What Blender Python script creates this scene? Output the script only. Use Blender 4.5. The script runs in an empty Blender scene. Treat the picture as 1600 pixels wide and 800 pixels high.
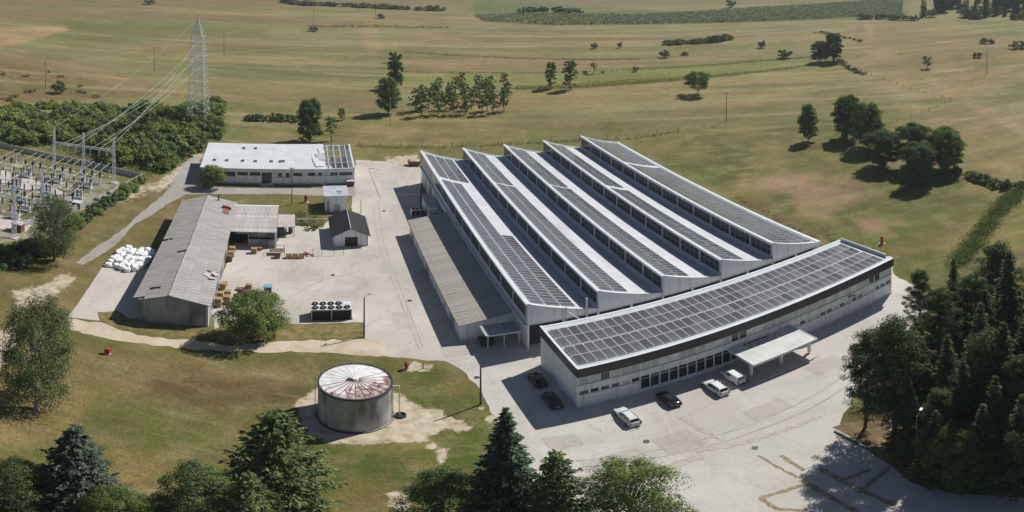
import bpy, bmesh, math, random
import numpy as np
from mathutils import Vector, Matrix

sc = bpy.context.scene
C = sc.collection
# ------------------------------------------------------------------ camera (panoramic drone lens, level)
CAMH, FPX, YH = 74.0, 1061.0, -113.0          # height in metres, photo pixels per radian, photo row of the horizon
cd = bpy.data.cameras.new('camera')
cam = bpy.data.objects.new('camera', cd)
C.objects.link(cam)
cam.location = (0, 0, CAMH)
cam.rotation_euler = (math.pi / 2, 0, 0)
cd.lens = 19.2
cd.clip_start = 0.5
cd.clip_end = 30000
cd.type = 'PANO'
cd.panorama_type = 'EQUIRECTANGULAR'
cd.longitude_min, cd.longitude_max = -800 / FPX, 800 / FPX
cd.latitude_max = YH / FPX
cd.latitude_min = -(800 - YH) / FPX
sc.camera = cam
# ------------------------------------------------------------------ sky, sun, exposure
SUN = Vector((0.655, 0.565, 1.0)).normalized()   # towards the sun
SUN_EL = math.asin(SUN.z)
SUN_AZ = math.atan2(SUN.x, SUN.y)
w = bpy.data.worlds.new('World')
sc.world = w
w.use_nodes = True
nt = w.node_tree
bg = nt.nodes['Background']
sky = nt.nodes.new('ShaderNodeTexSky')
sky.sky_type = 'NISHITA'
sky.sun_disc = False
sky.sun_elevation = SUN_EL
sky.sun_rotation = SUN_AZ
sky.altitude = 600
sky.air_density = 1.0
sky.dust_density = 1.0
nt.links.new(sky.outputs[0], bg.inputs[0])
bg.inputs[1].default_value = 0.062
sd = bpy.data.lights.new('sun', 'SUN')
sd.energy = 5.0
sd.angle = math.radians(0.53)
sd.color = (1.0, 0.965, 0.91)
sun = bpy.data.objects.new('sun', sd)
C.objects.link(sun)
sun.location = (80, 70, 160)
sun.rotation_euler = SUN.to_track_quat('Z', 'Y').to_euler()
sc.view_settings.view_transform = 'Standard'
sc.view_settings.look = 'None'
sc.view_settings.exposure = -0.08
sc.view_settings.gamma = 1.0
sc.view_settings.use_curve_mapping = False
sc.cycles.max_bounces = 6
sc.cycles.diffuse_bounces = 4
sc.cycles.transparent_max_bounces = 6

# ------------------------------------------------------------------ places
def at(px, py, z=0.0):
    """ground (or height z) point of a place measured on the photograph"""
    t = (py - YH) / FPX
    p = (px - 800) / FPX
    d = (CAMH - z) / math.tan(t)
    return (d * math.sin(p), d * math.cos(p))

def hgt(px, py, top):
    d = CAMH / math.tan((py - YH) / FPX)
    return CAMH - d * math.tan((top - YH) / FPX)

C0 = (2.304, 103.552)                 # front left corner of the factory hall: origin of the site grid
TH = math.atan2(3.776, 11.392)        # the site grid's turn
EX = (math.cos(TH), math.sin(TH))
EY = (-math.sin(TH), math.cos(TH))

def W(lx, ly):
    return (C0[0] + lx * EX[0] + ly * EY[0], C0[1] + lx * EX[1] + ly * EY[1])

def toL(x, y):
    x -= C0[0]; y -= C0[1]
    return (x * EX[0] + y * EX[1], x * EY[0] + y * EY[1])

# ------------------------------------------------------------------ object helpers
def tag(o, label=None, cat=None, group=None, kind=None):
    if label: o['label'] = label
    if cat: o['category'] = cat
    if group: o['group'] = group
    if kind: o['kind'] = kind
    return o

def thing(name, label, cat, loc=(0, 0, 0), rz=0.0, group=None):
    o = bpy.data.objects.new(name, None)
    o.empty_display_size = 0.3
    C.objects.link(o)
    o.location = loc if len(loc) == 3 else (loc[0], loc[1], 0)
    o.rotation_euler = (0, 0, rz)
    return tag(o, label, cat, group)

def copy_tree(root, loc=None, rz=None, scale=None, label=None, parent=None):
    r = root.copy()
    C.objects.link(r)
    if parent is not None: r.parent = parent
    if loc is not None: r.location = loc if len(loc) == 3 else (loc[0], loc[1], 0)
    if rz is not None: r.rotation_euler = (0, 0, rz)
    if scale is not None: r.scale = scale if hasattr(scale, '__len__') else (scale,) * 3
    if label: r['label'] = label
    for ch in list(KIDS.get(root.name, [])):
        k = copy_tree(ch, parent=r)
        KIDS.setdefault(r.name, []).append(k)
    return r

KIDS = {}

class MB:
    """collects shapes, then links them as ONE mesh object"""
    def __init__(s):
        s.v, s.f, s.m = [], [], []
    def add(s, vs, fs, mi=0):
        n = len(s.v)
        s.v += [tuple(p) for p in vs]
        s.f += [tuple(i + n for i in f) for f in fs]
        s.m += [mi] * len(fs)
        return s
    def box(s, x0, x1, y0, y1, z0, z1, mi=0):
        vs = [(x0, y0, z0), (x1, y0, z0), (x1, y1, z0), (x0, y1, z0), (x0, y0, z1), (x1, y0, z1), (x1, y1, z1), (x0, y1, z1)]
        return s.add(vs, [(3, 2, 1, 0), (4, 5, 6, 7), (0, 1, 5, 4), (1, 2, 6, 5), (2, 3, 7, 6), (3, 0, 4, 7)], mi)
    def prism(s, prof, axis, a0, a1, mi=0):
        """closed profile of (u, z) swept along an axis: 'x' (u = y) or 'y' (u = x)"""
        n = len(prof)
        if axis == 'y': A = [(u, a0, z) for u, z in prof]; B = [(u, a1, z) for u, z in prof]
        else: A = [(a0, u, z) for u, z in prof]; B = [(a1, u, z) for u, z in prof]
        fs = [(i, (i + 1) % n, n + (i + 1) % n, n + i) for i in range(n)]
        return s.add(A + B, fs + [tuple(range(n - 1, -1, -1)), tuple(range(n, 2 * n))], mi)
    def hull8(s, bot, top, mi=0):
        return s.add(list(bot) + list(top), [(3, 2, 1, 0), (4, 5, 6, 7), (0, 1, 5, 4), (1, 2, 6, 5), (2, 3, 7, 6), (3, 0, 4, 7)], mi)
    def tube(s, p0, p1, r0, r1=None, n=8, mi=0, caps=True):
        r1 = r0 if r1 is None else r1
        p0, p1 = Vector(p0), Vector(p1)
        d = (p1 - p0)
        if d.length < 1e-6: return s
        d.normalize()
        a = d.orthogonal().normalized()
        b = d.cross(a)
        vs = []
        for p, r in ((p0, r0), (p1, r1)):
            for k in range(n):
                t = 2 * math.pi * k / n
                vs.append(p + a * (r * math.cos(t)) + b * (r * math.sin(t)))
        fs = [(k, (k + 1) % n, n + (k + 1) % n, n + k) for k in range(n)]
        if caps: fs += [tuple(range(n - 1, -1, -1)), tuple(range(n, 2 * n))]
        return s.add(vs, fs, mi)
    def path(s, pts, r, n=5, mi=0):
        for a, b in zip(pts[:-1], pts[1:]): s.tube(a, b, r, r, n, mi)
        return s
    def bar(s, p0, p1, w_, h_, mi=0):
        p0, p1 = Vector(p0), Vector(p1)
        d = (p1 - p0).normalized()
        up = Vector((0, 0, 1)) if abs(d.z) < 0.95 else Vector((0, 1, 0))
        a = d.cross(up).normalized() * (w_ / 2)
        b = a.cross(d).normalized() * (h_ / 2)
        return s.hull8([p0 - a - b, p0 + a - b, p0 + a + b, p0 - a + b], [p1 - a - b, p1 + a - b, p1 + a + b, p1 - a + b], mi)
    def lathe(s, prof, n=24, c=(0, 0), mi=0):
        vs = []
        for r, z in prof:
            for k in range(n):
                t = 2 * math.pi * k / n
                vs.append((c[0] + r * math.cos(t), c[1] + r * math.sin(t), z))
        fs = []
        for i in range(len(prof) - 1):
            for k in range(n):
                fs.append((i * n + k, i * n + (k + 1) % n, (i + 1) * n + (k + 1) % n, (i + 1) * n + k))
        return s.add(vs, fs, mi)
    def mesh(s, name, mats, off=(0, 0, 0), smooth=False):
        me = bpy.data.meshes.new(name)
        o = off if len(off) == 3 else (off[0], off[1], 0)
        me.from_pydata([(x - o[0], y - o[1], z - o[2]) for x, y, z in s.v], [], s.f)
        mats = mats if isinstance(mats, (list, tuple)) else [mats]
        for m in mats: me.materials.append(m)
        if len(mats) > 1: me.polygons.foreach_set('material_index', s.m)
        if smooth: me.polygons.foreach_set('use_smooth', [True] * len(me.polygons))
        me.update()
        return me
    def build(s, name, mats, parent=None, off=(0, 0, 0), smooth=False, loc=None):
        return link(name, s.mesh(name, mats, off, smooth), parent, loc)

def link(name, me, parent=None, loc=None, rz=None):
    o = bpy.data.objects.new(name, me)
    C.objects.link(o)
    if parent is not None:
        o.parent = parent
        KIDS.setdefault(parent.name, []).append(o)
    if loc is not None: o.location = loc
    if rz is not None: o.rotation_euler = (0, 0, rz)
    return o

def bevel_mesh(me, wdt=0.03, seg=1):
    bm = bmesh.new(); bm.from_mesh(me)
    bmesh.ops.bevel(bm, geom=[e for e in bm.edges], offset=wdt, segments=seg, affect='EDGES')
    bm.to_mesh(me); bm.free()
    return me

# ------------------------------------------------------------------ materials
def lin(r, g, b, k=1.0):
    f = lambda c: ((c / 255 + 0.055) / 1.055) ** 2.4 if c / 255 > 0.04045 else c / 255 / 12.92
    return (f(r) * k, f(g) * k, f(b) * k, 1)

MATS = {}
def mat(name, c1, c2=None, scale=1.0, rough=0.7, bump=0.0, metallic=0.0, spec=0.4, stretch=(1, 1, 1), fine=None, coord='Object', contrast=(0.35, 0.65), stain=None, detail=5):
    """principled surface whose colour wanders between c1 and c2 (noise), with an optional fine grain and vertical stains"""
    if name in MATS: return MATS[name]
    m = bpy.data.materials.new(name)
    m.use_nodes = True
    n, l = m.node_tree.nodes, m.node_tree.links
    b = n['Principled BSDF']
    b.inputs['Roughness'].default_value = rough
    b.inputs['Metallic'].default_value = metallic
    b.inputs['Specular IOR Level'].default_value = spec
    MATS[name] = m
    c1 = tuple(c1)[:3] + (1,)
    if c2 is None:
        b.inputs['Base Color'].default_value = c1
        return m
    c2 = tuple(c2)[:3] + (1,)
    tc = n.new('ShaderNodeTexCoord')
    mp = n.new('ShaderNodeMapping')
    mp.inputs['Scale'].default_value = stretch
    l.new(tc.outputs[coord], mp.inputs[0])
    nz = n.new('ShaderNodeTexNoise')
    nz.inputs['Scale'].default_value = scale
    nz.inputs['Detail'].default_value = detail
    l.new(mp.outputs[0], nz.inputs['Vector'])
    rp = n.new('ShaderNodeValToRGB')
    rp.color_ramp.elements[0].position, rp.color_ramp.elements[1].position = contrast
    rp.color_ramp.elements[0].color, rp.color_ramp.elements[1].color = c1, c2
    l.new(nz.outputs[0], rp.inputs[0])
    out = rp.outputs[0]
    if fine:
        nf = n.new('ShaderNodeTexNoise')
        nf.inputs['Scale'].default_value = fine[0]
        nf.inputs['Detail'].default_value = 3
        l.new(tc.outputs[coord], nf.inputs['Vector'])
        mr = n.new('ShaderNodeMapRange')
        mr.inputs[1].default_value, mr.inputs[2].default_value = 0.3, 0.7
        mr.inputs[3].default_value, mr.inputs[4].default_value = 1 - fine[1], 1 + fine[1]
        l.new(nf.outputs[0], mr.inputs[0])
        mx = n.new('ShaderNodeVectorMath'); mx.operation = 'SCALE'
        l.new(out, mx.inputs[0]); l.new(mr.outputs[0], mx.inputs['Scale'])
        out = mx.outputs[0]
    if stain:
        ms = n.new('ShaderNodeMapping'); ms.inputs['Scale'].default_value = stain[2]
        l.new(tc.outputs[coord], ms.inputs[0])
        ns = n.new('ShaderNodeTexNoise'); ns.inputs['Scale'].default_value = stain[1]; ns.inputs['Detail'].default_value = 6
        l.new(ms.outputs[0], ns.inputs['Vector'])
        r2 = n.new('ShaderNodeValToRGB')
        r2.color_ramp.elements[0].position, r2.color_ramp.elements[1].position = stain[3]
        l.new(ns.outputs[0], r2.inputs[0])
        mm = n.new('ShaderNodeMix'); mm.data_type = 'RGBA'
        l.new(r2.outputs[0], mm.inputs[0]); l.new(out, mm.inputs[6])
        mm.inputs[7].default_value = tuple(stain[0])[:3] + (1,)
        out = mm.outputs[2]
    l.new(out, b.inputs['Base Color'])
    if bump:
        bp = n.new('ShaderNodeBump')
        bp.inputs['Strength'].default_value = bump
        bp.inputs['Distance'].default_value = 0.05
        l.new(nz.outputs[0], bp.inputs['Height'])
        l.new(bp.outputs[0], b.inputs['Normal'])
    return m

def leaf_mat(name, dark, mid, light, trans=0.3):
    m = bpy.data.materials.new(name)
    m.use_nodes = True
    n, l = m.node_tree.nodes, m.node_tree.links
    n.remove(n['Principled BSDF'])
    geo = n.new('ShaderNodeNewGeometry')
    oi = n.new('ShaderNodeObjectInfo')
    rp = n.new('ShaderNodeValToRGB')
    e = rp.color_ramp.elements
    e[0].color, e[1].color = dark, light
    e[0].position, e[1].position = 0.0, 1.0
    x = e.new(0.5); x.color = mid
    l.new(geo.outputs['Random Per Island'], rp.inputs[0])
    hs = n.new('ShaderNodeHueSaturation')
    mr = n.new('ShaderNodeMapRange')
    mr.inputs[3].default_value, mr.inputs[4].default_value = 0.82, 1.18
    l.new(oi.outputs['Random'], mr.inputs[0])
    l.new(mr.outputs[0], hs.inputs['Value'])
    l.new(rp.outputs[0], hs.inputs['Color'])
    d = n.new('ShaderNodeBsdfDiffuse'); t = n.new('ShaderNodeBsdfTranslucent'); mx = n.new('ShaderNodeMixShader')
    l.new(hs.outputs[0], d.inputs[0]); l.new(hs.outputs[0], t.inputs[0])
    mx.inputs[0].default_value = trans
    l.new(d.outputs[0], mx.inputs[1]); l.new(t.outputs[0], mx.inputs[2])
    l.new(mx.outputs[0], n['Material Output'].inputs[0])
    return m

M = dict(
    white_wall=mat('white_wall', (.76, .775, .79), (.82, .835, .85), 0.5, .8, .05, fine=(6, .03), stain=((.40, .40, .39), .9, (1.6, 1.6, .14), (.54, .84))),
    roof_membrane=mat('roof_membrane', (.47, .495, .515), (.545, .565, .585), .35, .6, .03, fine=(3, .03), stain=((.40, .42, .43), .3, (1, .25, 1), (.50, .78))),
    white_trim=mat('white_trim', (.60, .625, .645), (.68, .70, .715), .6, .5),
    metal_grey=mat('metal_grey', (.30, .31, .32), (.40, .41, .42), 1.0, .45, metallic=.3),
    galv=mat('galvanised', (.50, .51, .54), (.64, .65, .67), .8, .45, metallic=.25),
    fascia=mat('dark_fascia', (.030, .034, .040), (.042, .047, .055), .4, .5),
    dark_glass=mat('dark_glass', (.020, .026, .032), (.05, .06, .066), .25, .12, spec=.6),
    curtain_glass=mat('curtained_glass', (.44, .47, .47), (.66, .69, .68), .45, .18, spec=.6, contrast=(.42, .58), stretch=(1, 1, .3)),
    pale_glass=mat('pale_glass', (.66, .67, .63), (.78, .79, .76), .6, .2, spec=.6),
    frame_white=mat('window_frame', (.76, .78, .79), (.82, .84, .85), 1, .5),
    dark_frame=mat('dark_frame', (.05, .052, .056), (.08, .082, .086), 1, .5),
    concrete=mat('concrete', (.40, .395, .38), (.52, .51, .49), .5, .9, .1, fine=(5, .08), stain=((.16, .155, .15), 1.2, (1, 1, .3), (.6, .85))),
    old_plaster=mat('old_plaster', (.30, .305, .31), (.42, .42, .42), .35, .9, .15, fine=(2.5, .12), stain=((.13, .135, .14), .5, (1, 1, .35), (.45, .75))),
    dark_roof=mat('dark_roof_sheet', (.022, .021, .024), (.034, .032, .036), .6, .7, spec=.25),
    brown_door=mat('brown_door', (.045, .026, .022), (.06, .036, .03), 1, .6),
    rust_red=mat('rust_red', (.17, .055, .042), (.24, .09, .07), 1.2, .8, fine=(8, .2)),
    wood=mat('pallet_wood', (.36, .24, .12), (.50, .36, .20), 1.5, .85, fine=(10, .15)),
    wood_dark=mat('old_wood', (.16, .10, .065), (.24, .16, .10), 1.5, .85, fine=(10, .2)),
    pole_wood=mat('pole_wood', (.07, .058, .05), (.12, .10, .085), 2, .9),
    black=mat('black_plastic', (.012, .012, .013), (.02, .02, .022), 2, .6),
    red=mat('hydrant_red', (.42, .05, .03), (.50, .08, .05), 2, .5),
    brick=mat('red_brick', (.22, .075, .055), (.30, .12, .09), 2, .9, .1),
    bag=mat('bulk_bag', (.70, .71, .72), (.84, .84, .84), 1.6, .75, .6, fine=(7, .05)),
    porcelain=mat('brown_porcelain', (.018, .013, .012), (.03, .022, .02), 2, .25),
    steel_dark=mat('steel_dark', (.06, .062, .066), (.10, .10, .105), 2, .5, metallic=.4),
    wire=mat('wire', (.55, .55, .48), None, rough=.5),
    bark=mat('bark', (.075, .058, .044), (.14, .115, .09), 3, .95, .3, stretch=(1, 1, .3)),
    bark_pale=mat('bark_pale', (.25, .235, .21), (.42, .40, .36), 3, .9, .2, stretch=(1, 1, .5)),
    mesh_green=mat('green_sheet', (.035, .06, .048), (.05, .08, .065), 1, .6),
    blue=mat('blue_sheet', (.10, .32, .44), (.16, .40, .52), 2, .6),
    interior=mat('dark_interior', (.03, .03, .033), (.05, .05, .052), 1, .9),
    canopy=mat('canopy_roof', (.52, .53, .51), (.62, .63, .60), .5, .7, fine=(4, .04), stain=((.42, .42, .39), .6, (1, .4, 1), (.5, .8))),
)
# ================================================================== GROUND
rng = np.random.default_rng(7)

def poly_mask(px, py, poly, feather):
    """soft inside mask of a polygon: 1 inside, 0 outside, blending over +-feather"""
    P = np.array(poly, float)
    inside = np.zeros(px.shape, bool)
    dist = np.full(px.shape, 1e9)
    n = len(P)
    for i in range(n):
        a, b = P[i], P[(i + 1) % n]
        cond = ((a[1] > py) != (b[1] > py))
        with np.errstate(divide='ignore', invalid='ignore'):
            xi = (b[0] - a[0]) * (py - a[1]) / (b[1] - a[1] + 1e-12) + a[0]
        inside ^= cond & (px < xi)
        ab = b - a
        t = np.clip(((px - a[0]) * ab[0] + (py - a[1]) * ab[1]) / (ab @ ab + 1e-9), 0, 1)
        dist = np.minimum(dist, np.hypot(px - a[0] - t * ab[0], py - a[1] - t * ab[1]))
    s = np.where(inside, dist, -dist)
    return np.clip(0.5 + 0.5 * s / feather, 0, 1)

def axis(lo, hi, near, grow, c=0.0):
    out = [c]
    p = c
    while p < hi: p += max(near, grow * abs(p)); out.append(p)
    q = c; neg = []
    while q > lo: q -= max(near, grow * abs(q)); neg.append(q)
    return np.array(neg[::-1] + out)

gx = axis(-620, 620, 1.3, 0.012)
gy = axis(22, 950, 1.2, 0.0055, 60)
gx = np.concatenate([[-16000, -5000, -2000, -1000], gx, [1000, 2000, 5000, 16000]])
gy = np.concatenate([[-16000, -4000, -1000, -200, -20], gy, [1300, 2500, 6000, 18000]])
X, Y = np.meshgrid(gx, gy)
D = np.hypot(X, Y)
PX = 800 + FPX * np.arctan2(X, np.maximum(Y, 1e-3))
PY = YH + FPX * np.arctan2(CAMH, D)
front = Y > 5
# field colours (display values), soft edged; the order is from far to near
base = np.ones(X.shape + (3,)) * np.array(lin(130, 125, 84)[:3])
near = np.clip((PY - 215) / 60, 0, 1)[..., None]
base = base * (1 - near) + np.array(lin(104, 101, 60)[:3]) * near
soft = lambda c: np.array(lin(*[min(255, v * 1.0) for v in c])[:3])
PAINT = [
    ([(-200, -60), (1800, -60), (1800, 6), (900, 12), (-200, 16)], (122, 108, 78), 8),
    ([(-50, 18), (420, 22), (600, 36), (600, 44), (300, 34), (-50, 30)], (128, 106, 78), 5),
    ([(100, 28), (420, 40), (420, 60), (120, 72), (60, 62)], (110, 112, 66), 8),
    ([(-50, 46), (100, 40), (108, 46), (40, 66), (-50, 86)], (172, 142, 102), 2),
    ([(-50, 84), (60, 84), (180, 110), (280, 145), (130, 160), (-50, 162)], (118, 100, 68), 6),
    ([(0, 84), (90, 92), (150, 104), (250, 140), (190, 140), (100, 108), (0, 94)], (138, 118, 84), 4),
    ([(180, 80), (300, 70), (600, 70), (620, 100), (420, 110), (200, 104)], (118, 116, 72), 10),
    ([(200, 70), (300, 62), (420, 62), (430, 74), (220, 84)], (132, 114, 78), 5),
    ([(330, 96), (610, 104), (600, 130), (330, 126)], (108, 112, 66), 10),
    ([(320, 130), (590, 140), (600, 162), (330, 150)], (132, 118, 78), 6),
    ([(340, 160), (560, 162), (600, 176), (600, 200), (500, 192), (345, 176)], (108, 106, 62), 8),
    ([(560, 20), (760, 22), (760, 40), (560, 36)], (134, 114, 82), 4),
    ([(560, 44), (585, 40), (598, 70), (590, 100), (580, 100)], (152, 130, 94), 5),
    ([(625, 52), (800, 50), (1000, 56), (1400, 46), (1440, 60), (1000, 72), (625, 64)], (138, 118, 84), 4),
    ([(625, 68), (1000, 74), (1240, 62), (1240, 76), (1000, 86), (625, 80)], (112, 108, 66), 4),
    ([(630, 84), (1010, 93), (1280, 78), (1270, 90), (1010, 108), (630, 111)], (138, 116, 86), 2),
    ([(630, 113), (1010, 109), (1270, 88), (1325, 93), (1310, 103), (1060, 128), (830, 135), (632, 138)], (116, 122, 62), 2),
    ([(806, 142), (1060, 128), (1290, 104), (1330, 112), (1220, 150), (1000, 160), (820, 170)], (138, 122, 80), 5),
    ([(600, 168), (810, 146), (826, 172), (820, 182), (620, 196)], (138, 118, 80), 5),
    ([(360, 200), (620, 196), (1000, 180), (1240, 156), (1310, 120), (1400, 150), (1400, 190), (1280, 180), (1000, 214), (560, 226)], (114, 106, 64), 6),
    ([(740, -2), (1100, 22), (1420, 0), (1420, 28), (1100, 36), (850, 40), (740, 28)], (86, 104, 56), 2),
    ([(1340, 36), (1480, 44), (1600, 66), (1600, 120), (1500, 150), (1400, 120), (1330, 92)], (130, 111, 78), 8),
    ([(1485, 30), (1600, 34), (1600, 58), (1540, 52)], (96, 116, 62), 2),
    ([(1424, 108), (1436, 108), (1500, 148), (1600, 196), (1600, 212), (1490, 158)], (152, 130, 96), 3),
    ([(1350, 36), (1366, 40), (1362, 62), (1352, 56)], (152, 130, 100), 3),
    ([(1310, 96), (1480, 158), (1470, 166), (1330, 116)], (140, 122, 84), 3),
    ([(1390, 196), (1500, 160), (1600, 220), (1600, 288), (1510, 256)], (126, 114, 76), 6),
    ([(960, 216), (1280, 180), (1390, 190), (1500, 268), (1600, 300), (1530, 400), (1420, 440), (1280, 384), (1100, 290)], (88, 92, 44), 8),
    ([(1180, 276), (1260, 270), (1340, 282), (1380, 300), (1330, 320), (1290, 334), (1250, 330), (1230, 300), (1180, 300)], (146, 120, 96), 8),
    ([(1330, 340), (1380, 345), (1390, 365), (1350, 362)], (142, 120, 90), 6),
    ([(1480, 350), (1530, 355), (1510, 390), (1470, 395)], (116, 100, 66), 8),
    ([(1280, 365), (1310, 382), (1290, 390), (1150, 316), (1180, 310)], (112, 98, 62), 6),
    ([(1560, 330), (1660, 300), (1660, 380), (1540, 400)], (112, 108, 60), 6),
    ([(-20, 224), (140, 262), (215, 284), (145, 320), (60, 380), (-20, 420)], (100, 100, 56), 6),
    ([(-20, 232), (30, 250), (50, 268), (-20, 262)], (120, 96, 66), 6),
    ([(225, 285), (320, 228), (330, 240), (270, 290), (150, 370), (30, 470), (-20, 470), (-20, 440), (120, 360)], (120, 106, 68), 6),
    ([(-20, 470), (110, 410), (190, 360), (290, 300), (330, 300), (260, 350), (170, 420), (110, 500), (-20, 540)], (112, 100, 60), 6),
    ([(40, 440), (110, 400), (160, 420), (110, 490), (60, 500)], (132, 110, 78), 8),
    ([(318, 226), (560, 228), (560, 250), (316, 250)], (112, 108, 60), 6),
    ([(560, 228), (920, 206), (960, 222), (660, 262), (580, 252)], (104, 102, 54), 6),
    ([(330, 300), (520, 305), (505, 345), (440, 335), (350, 316)], (104, 100, 54), 5),
    ([(-40, 540), (110, 520), (350, 545), (600, 556), (700, 575), (770, 640), (775, 700), (700, 830), (-40, 830)], (98, 99, 50), 6),
    ([(-40, 560), (70, 540), (130, 560), (150, 640), (90, 690), (-40, 700)], (148, 124, 82), 14),
    ([(100, 540), (260, 552), (400, 580), (420, 640), (260, 620), (130, 590)], (130, 110, 72), 14),
    ([(230, 580), (480, 580), (470, 640), (330, 650), (230, 620)], (98, 80, 54), 14),
    ([(140, 640), (320, 650), (350, 740), (200, 720)], (98, 102, 50), 16),
    ([(170, 690), (260, 720), (230, 800), (180, 800)], (140, 118, 74), 12),
    ([(490, 690), (600, 700), (680, 690), (760, 660), (750, 760), (600, 780), (500, 780)], (78, 92, 36), 14),
    ([(640, 560), (700, 590), (765, 650), (700, 640), (610, 610)], (80, 92, 38), 10),
    ([(540, 740), (620, 760), (600, 820), (480, 820)], (116, 106, 58), 10),
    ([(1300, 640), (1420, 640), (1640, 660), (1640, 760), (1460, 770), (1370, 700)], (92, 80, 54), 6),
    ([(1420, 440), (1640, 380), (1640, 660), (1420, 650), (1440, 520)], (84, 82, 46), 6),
]
# thin mowing strips of the far fields and blotches of the near meadows
pr = random.Random(12)
STRIPS = []
for k in range(150):
    y0 = 8 + 205 * pr.random() ** 1.1; x0 = pr.uniform(-100, 1500); ln = pr.uniform(120, 480); th_ = pr.uniform(1.2, 2.2 + y0 * .02)
    bend = pr.uniform(-.02, .015) - (x0 + ln / 2 - 800) * .00009
    top = [(x0 + ln * t, y0 + bend * ln * t - 14 * t * (1 - t) * ln / 480 * -1) for t in (0, .25, .5, .75, 1)]
    bot = [(x, y + th_ * (.5 + .5 * math.sin(math.pi * i / 4))) for i, (x, y) in enumerate(top)]
    STRIPS.append((top + bot[::-1], pr.choice([(160, 144, 104), (150, 134, 96), (104, 106, 62), (112, 112, 66), (128, 108, 76), (140, 128, 84), (96, 98, 58)]), pr.uniform(1.0, 2.4)))
BLOT = []
for (x0, x1, y0, y1, n_) in ((-20, 740, 556, 800, 110), (960, 1560, 200, 430, 90), (-20, 330, 290, 540, 50), (340, 1000, 196, 232, 30), (1340, 1640, 60, 280, 50)):
    for k in range(n_):
        cx, cy = pr.uniform(x0, x1), pr.uniform(y0, y1); rx = pr.uniform(8, 34); ry = rx * pr.uniform(.25, .55)
        ph = pr.uniform(0, 6)
        pl_ = [(cx + rx * math.cos(a) * (1 + .35 * math.sin(3 * a + ph)), cy + ry * math.sin(a) * (1 + .3 * math.sin(2 * a + ph))) for a in [2 * math.pi * i / 10 for i in range(10)]]
        BLOT.append((pl_, pr.choice([(152, 130, 88), (140, 118, 80), (80, 90, 40), (88, 94, 46), (112, 96, 62), (98, 84, 56), (124, 112, 66)]), pr.uniform(4, 9)))
PAINT = PAINT[:-2] + [(p, c, f, .8) for p, c, f in STRIPS] + [(p, c, f, .62) for p, c, f in BLOT] + PAINT[-2:]
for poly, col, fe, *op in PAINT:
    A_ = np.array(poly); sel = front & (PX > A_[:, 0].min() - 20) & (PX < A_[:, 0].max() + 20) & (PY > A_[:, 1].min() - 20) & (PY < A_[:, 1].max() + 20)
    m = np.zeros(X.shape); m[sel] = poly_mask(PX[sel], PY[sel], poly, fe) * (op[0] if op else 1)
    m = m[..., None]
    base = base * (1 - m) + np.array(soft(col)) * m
# bare earth: thresholded with noise in the material
BARE = [
    ([(458, 632), (480, 614), (500, 604), (620, 612), (640, 624), (668, 636), (690, 640), (706, 656), (742, 664), (726, 676), (690, 674), (672, 684), (690, 700), (706, 714), (688, 724), (672, 700), (650, 690), (600, 694), (520, 696), (478, 676)], 5),
    ([(605, 768), (640, 766), (640, 800), (610, 800)], 6),
    ([(645, 566), (676, 568), (676, 580), (636, 582)], 4),
    ([(566, 316), (580, 308), (596, 326), (590, 344), (568, 336)], 7),
    ([(600, 246), (652, 240), (660, 256), (640, 262), (600, 256)], 6),
    ([(18, 452), (66, 446), (104, 424), (120, 436), (80, 470), (24, 486)], 10),
    ([(225, 300), (275, 262), (312, 232), (320, 244), (280, 276), (262, 296)], 7),
    ([(-30, 520), (30, 505), (30, 560), (-30, 590)], 12),
    ([(155, 300), (210, 286), (260, 290), (190, 316)], 12),
    ([(745, 630), (760, 634), (775, 655), (768, 662), (752, 648)], 5),
]
bare = np.zeros(X.shape)
for poly, fe in BARE:
    bare = np.maximum(bare, poly_mask(PX, PY, poly, fe) * front)
nv = X.size
co = np.zeros((nv, 3)); co[:, 0] = X.ravel(); co[:, 1] = Y.ravel()
ny_, nx_ = X.shape
idx = np.arange(nv).reshape(ny_, nx_)
q = np.stack([idx[:-1, :-1], idx[:-1, 1:], idx[1:, 1:], idx[1:, :-1]], -1).reshape(-1, 4)

def np_mesh(name, co, quads, mats, smooth=False):
    me = bpy.data.meshes.new(name)
    me.vertices.add(len(co)); me.vertices.foreach_set('co', np.ascontiguousarray(co, dtype=np.float32).ravel())
    k = quads.shape[1]
    me.loops.add(quads.size); me.loops.foreach_set('vertex_index', quads.astype(np.int32).ravel())
    me.polygons.add(len(quads)); me.polygons.foreach_set('loop_start', np.arange(0, quads.size, k, dtype=np.int32))
    for m in (mats if isinstance(mats, (list, tuple)) else [mats]): me.materials.append(m)
    me.update(calc_edges=True)
    if smooth: me.polygons.foreach_set('use_smooth', np.ones(len(quads), bool))
    return me

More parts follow.
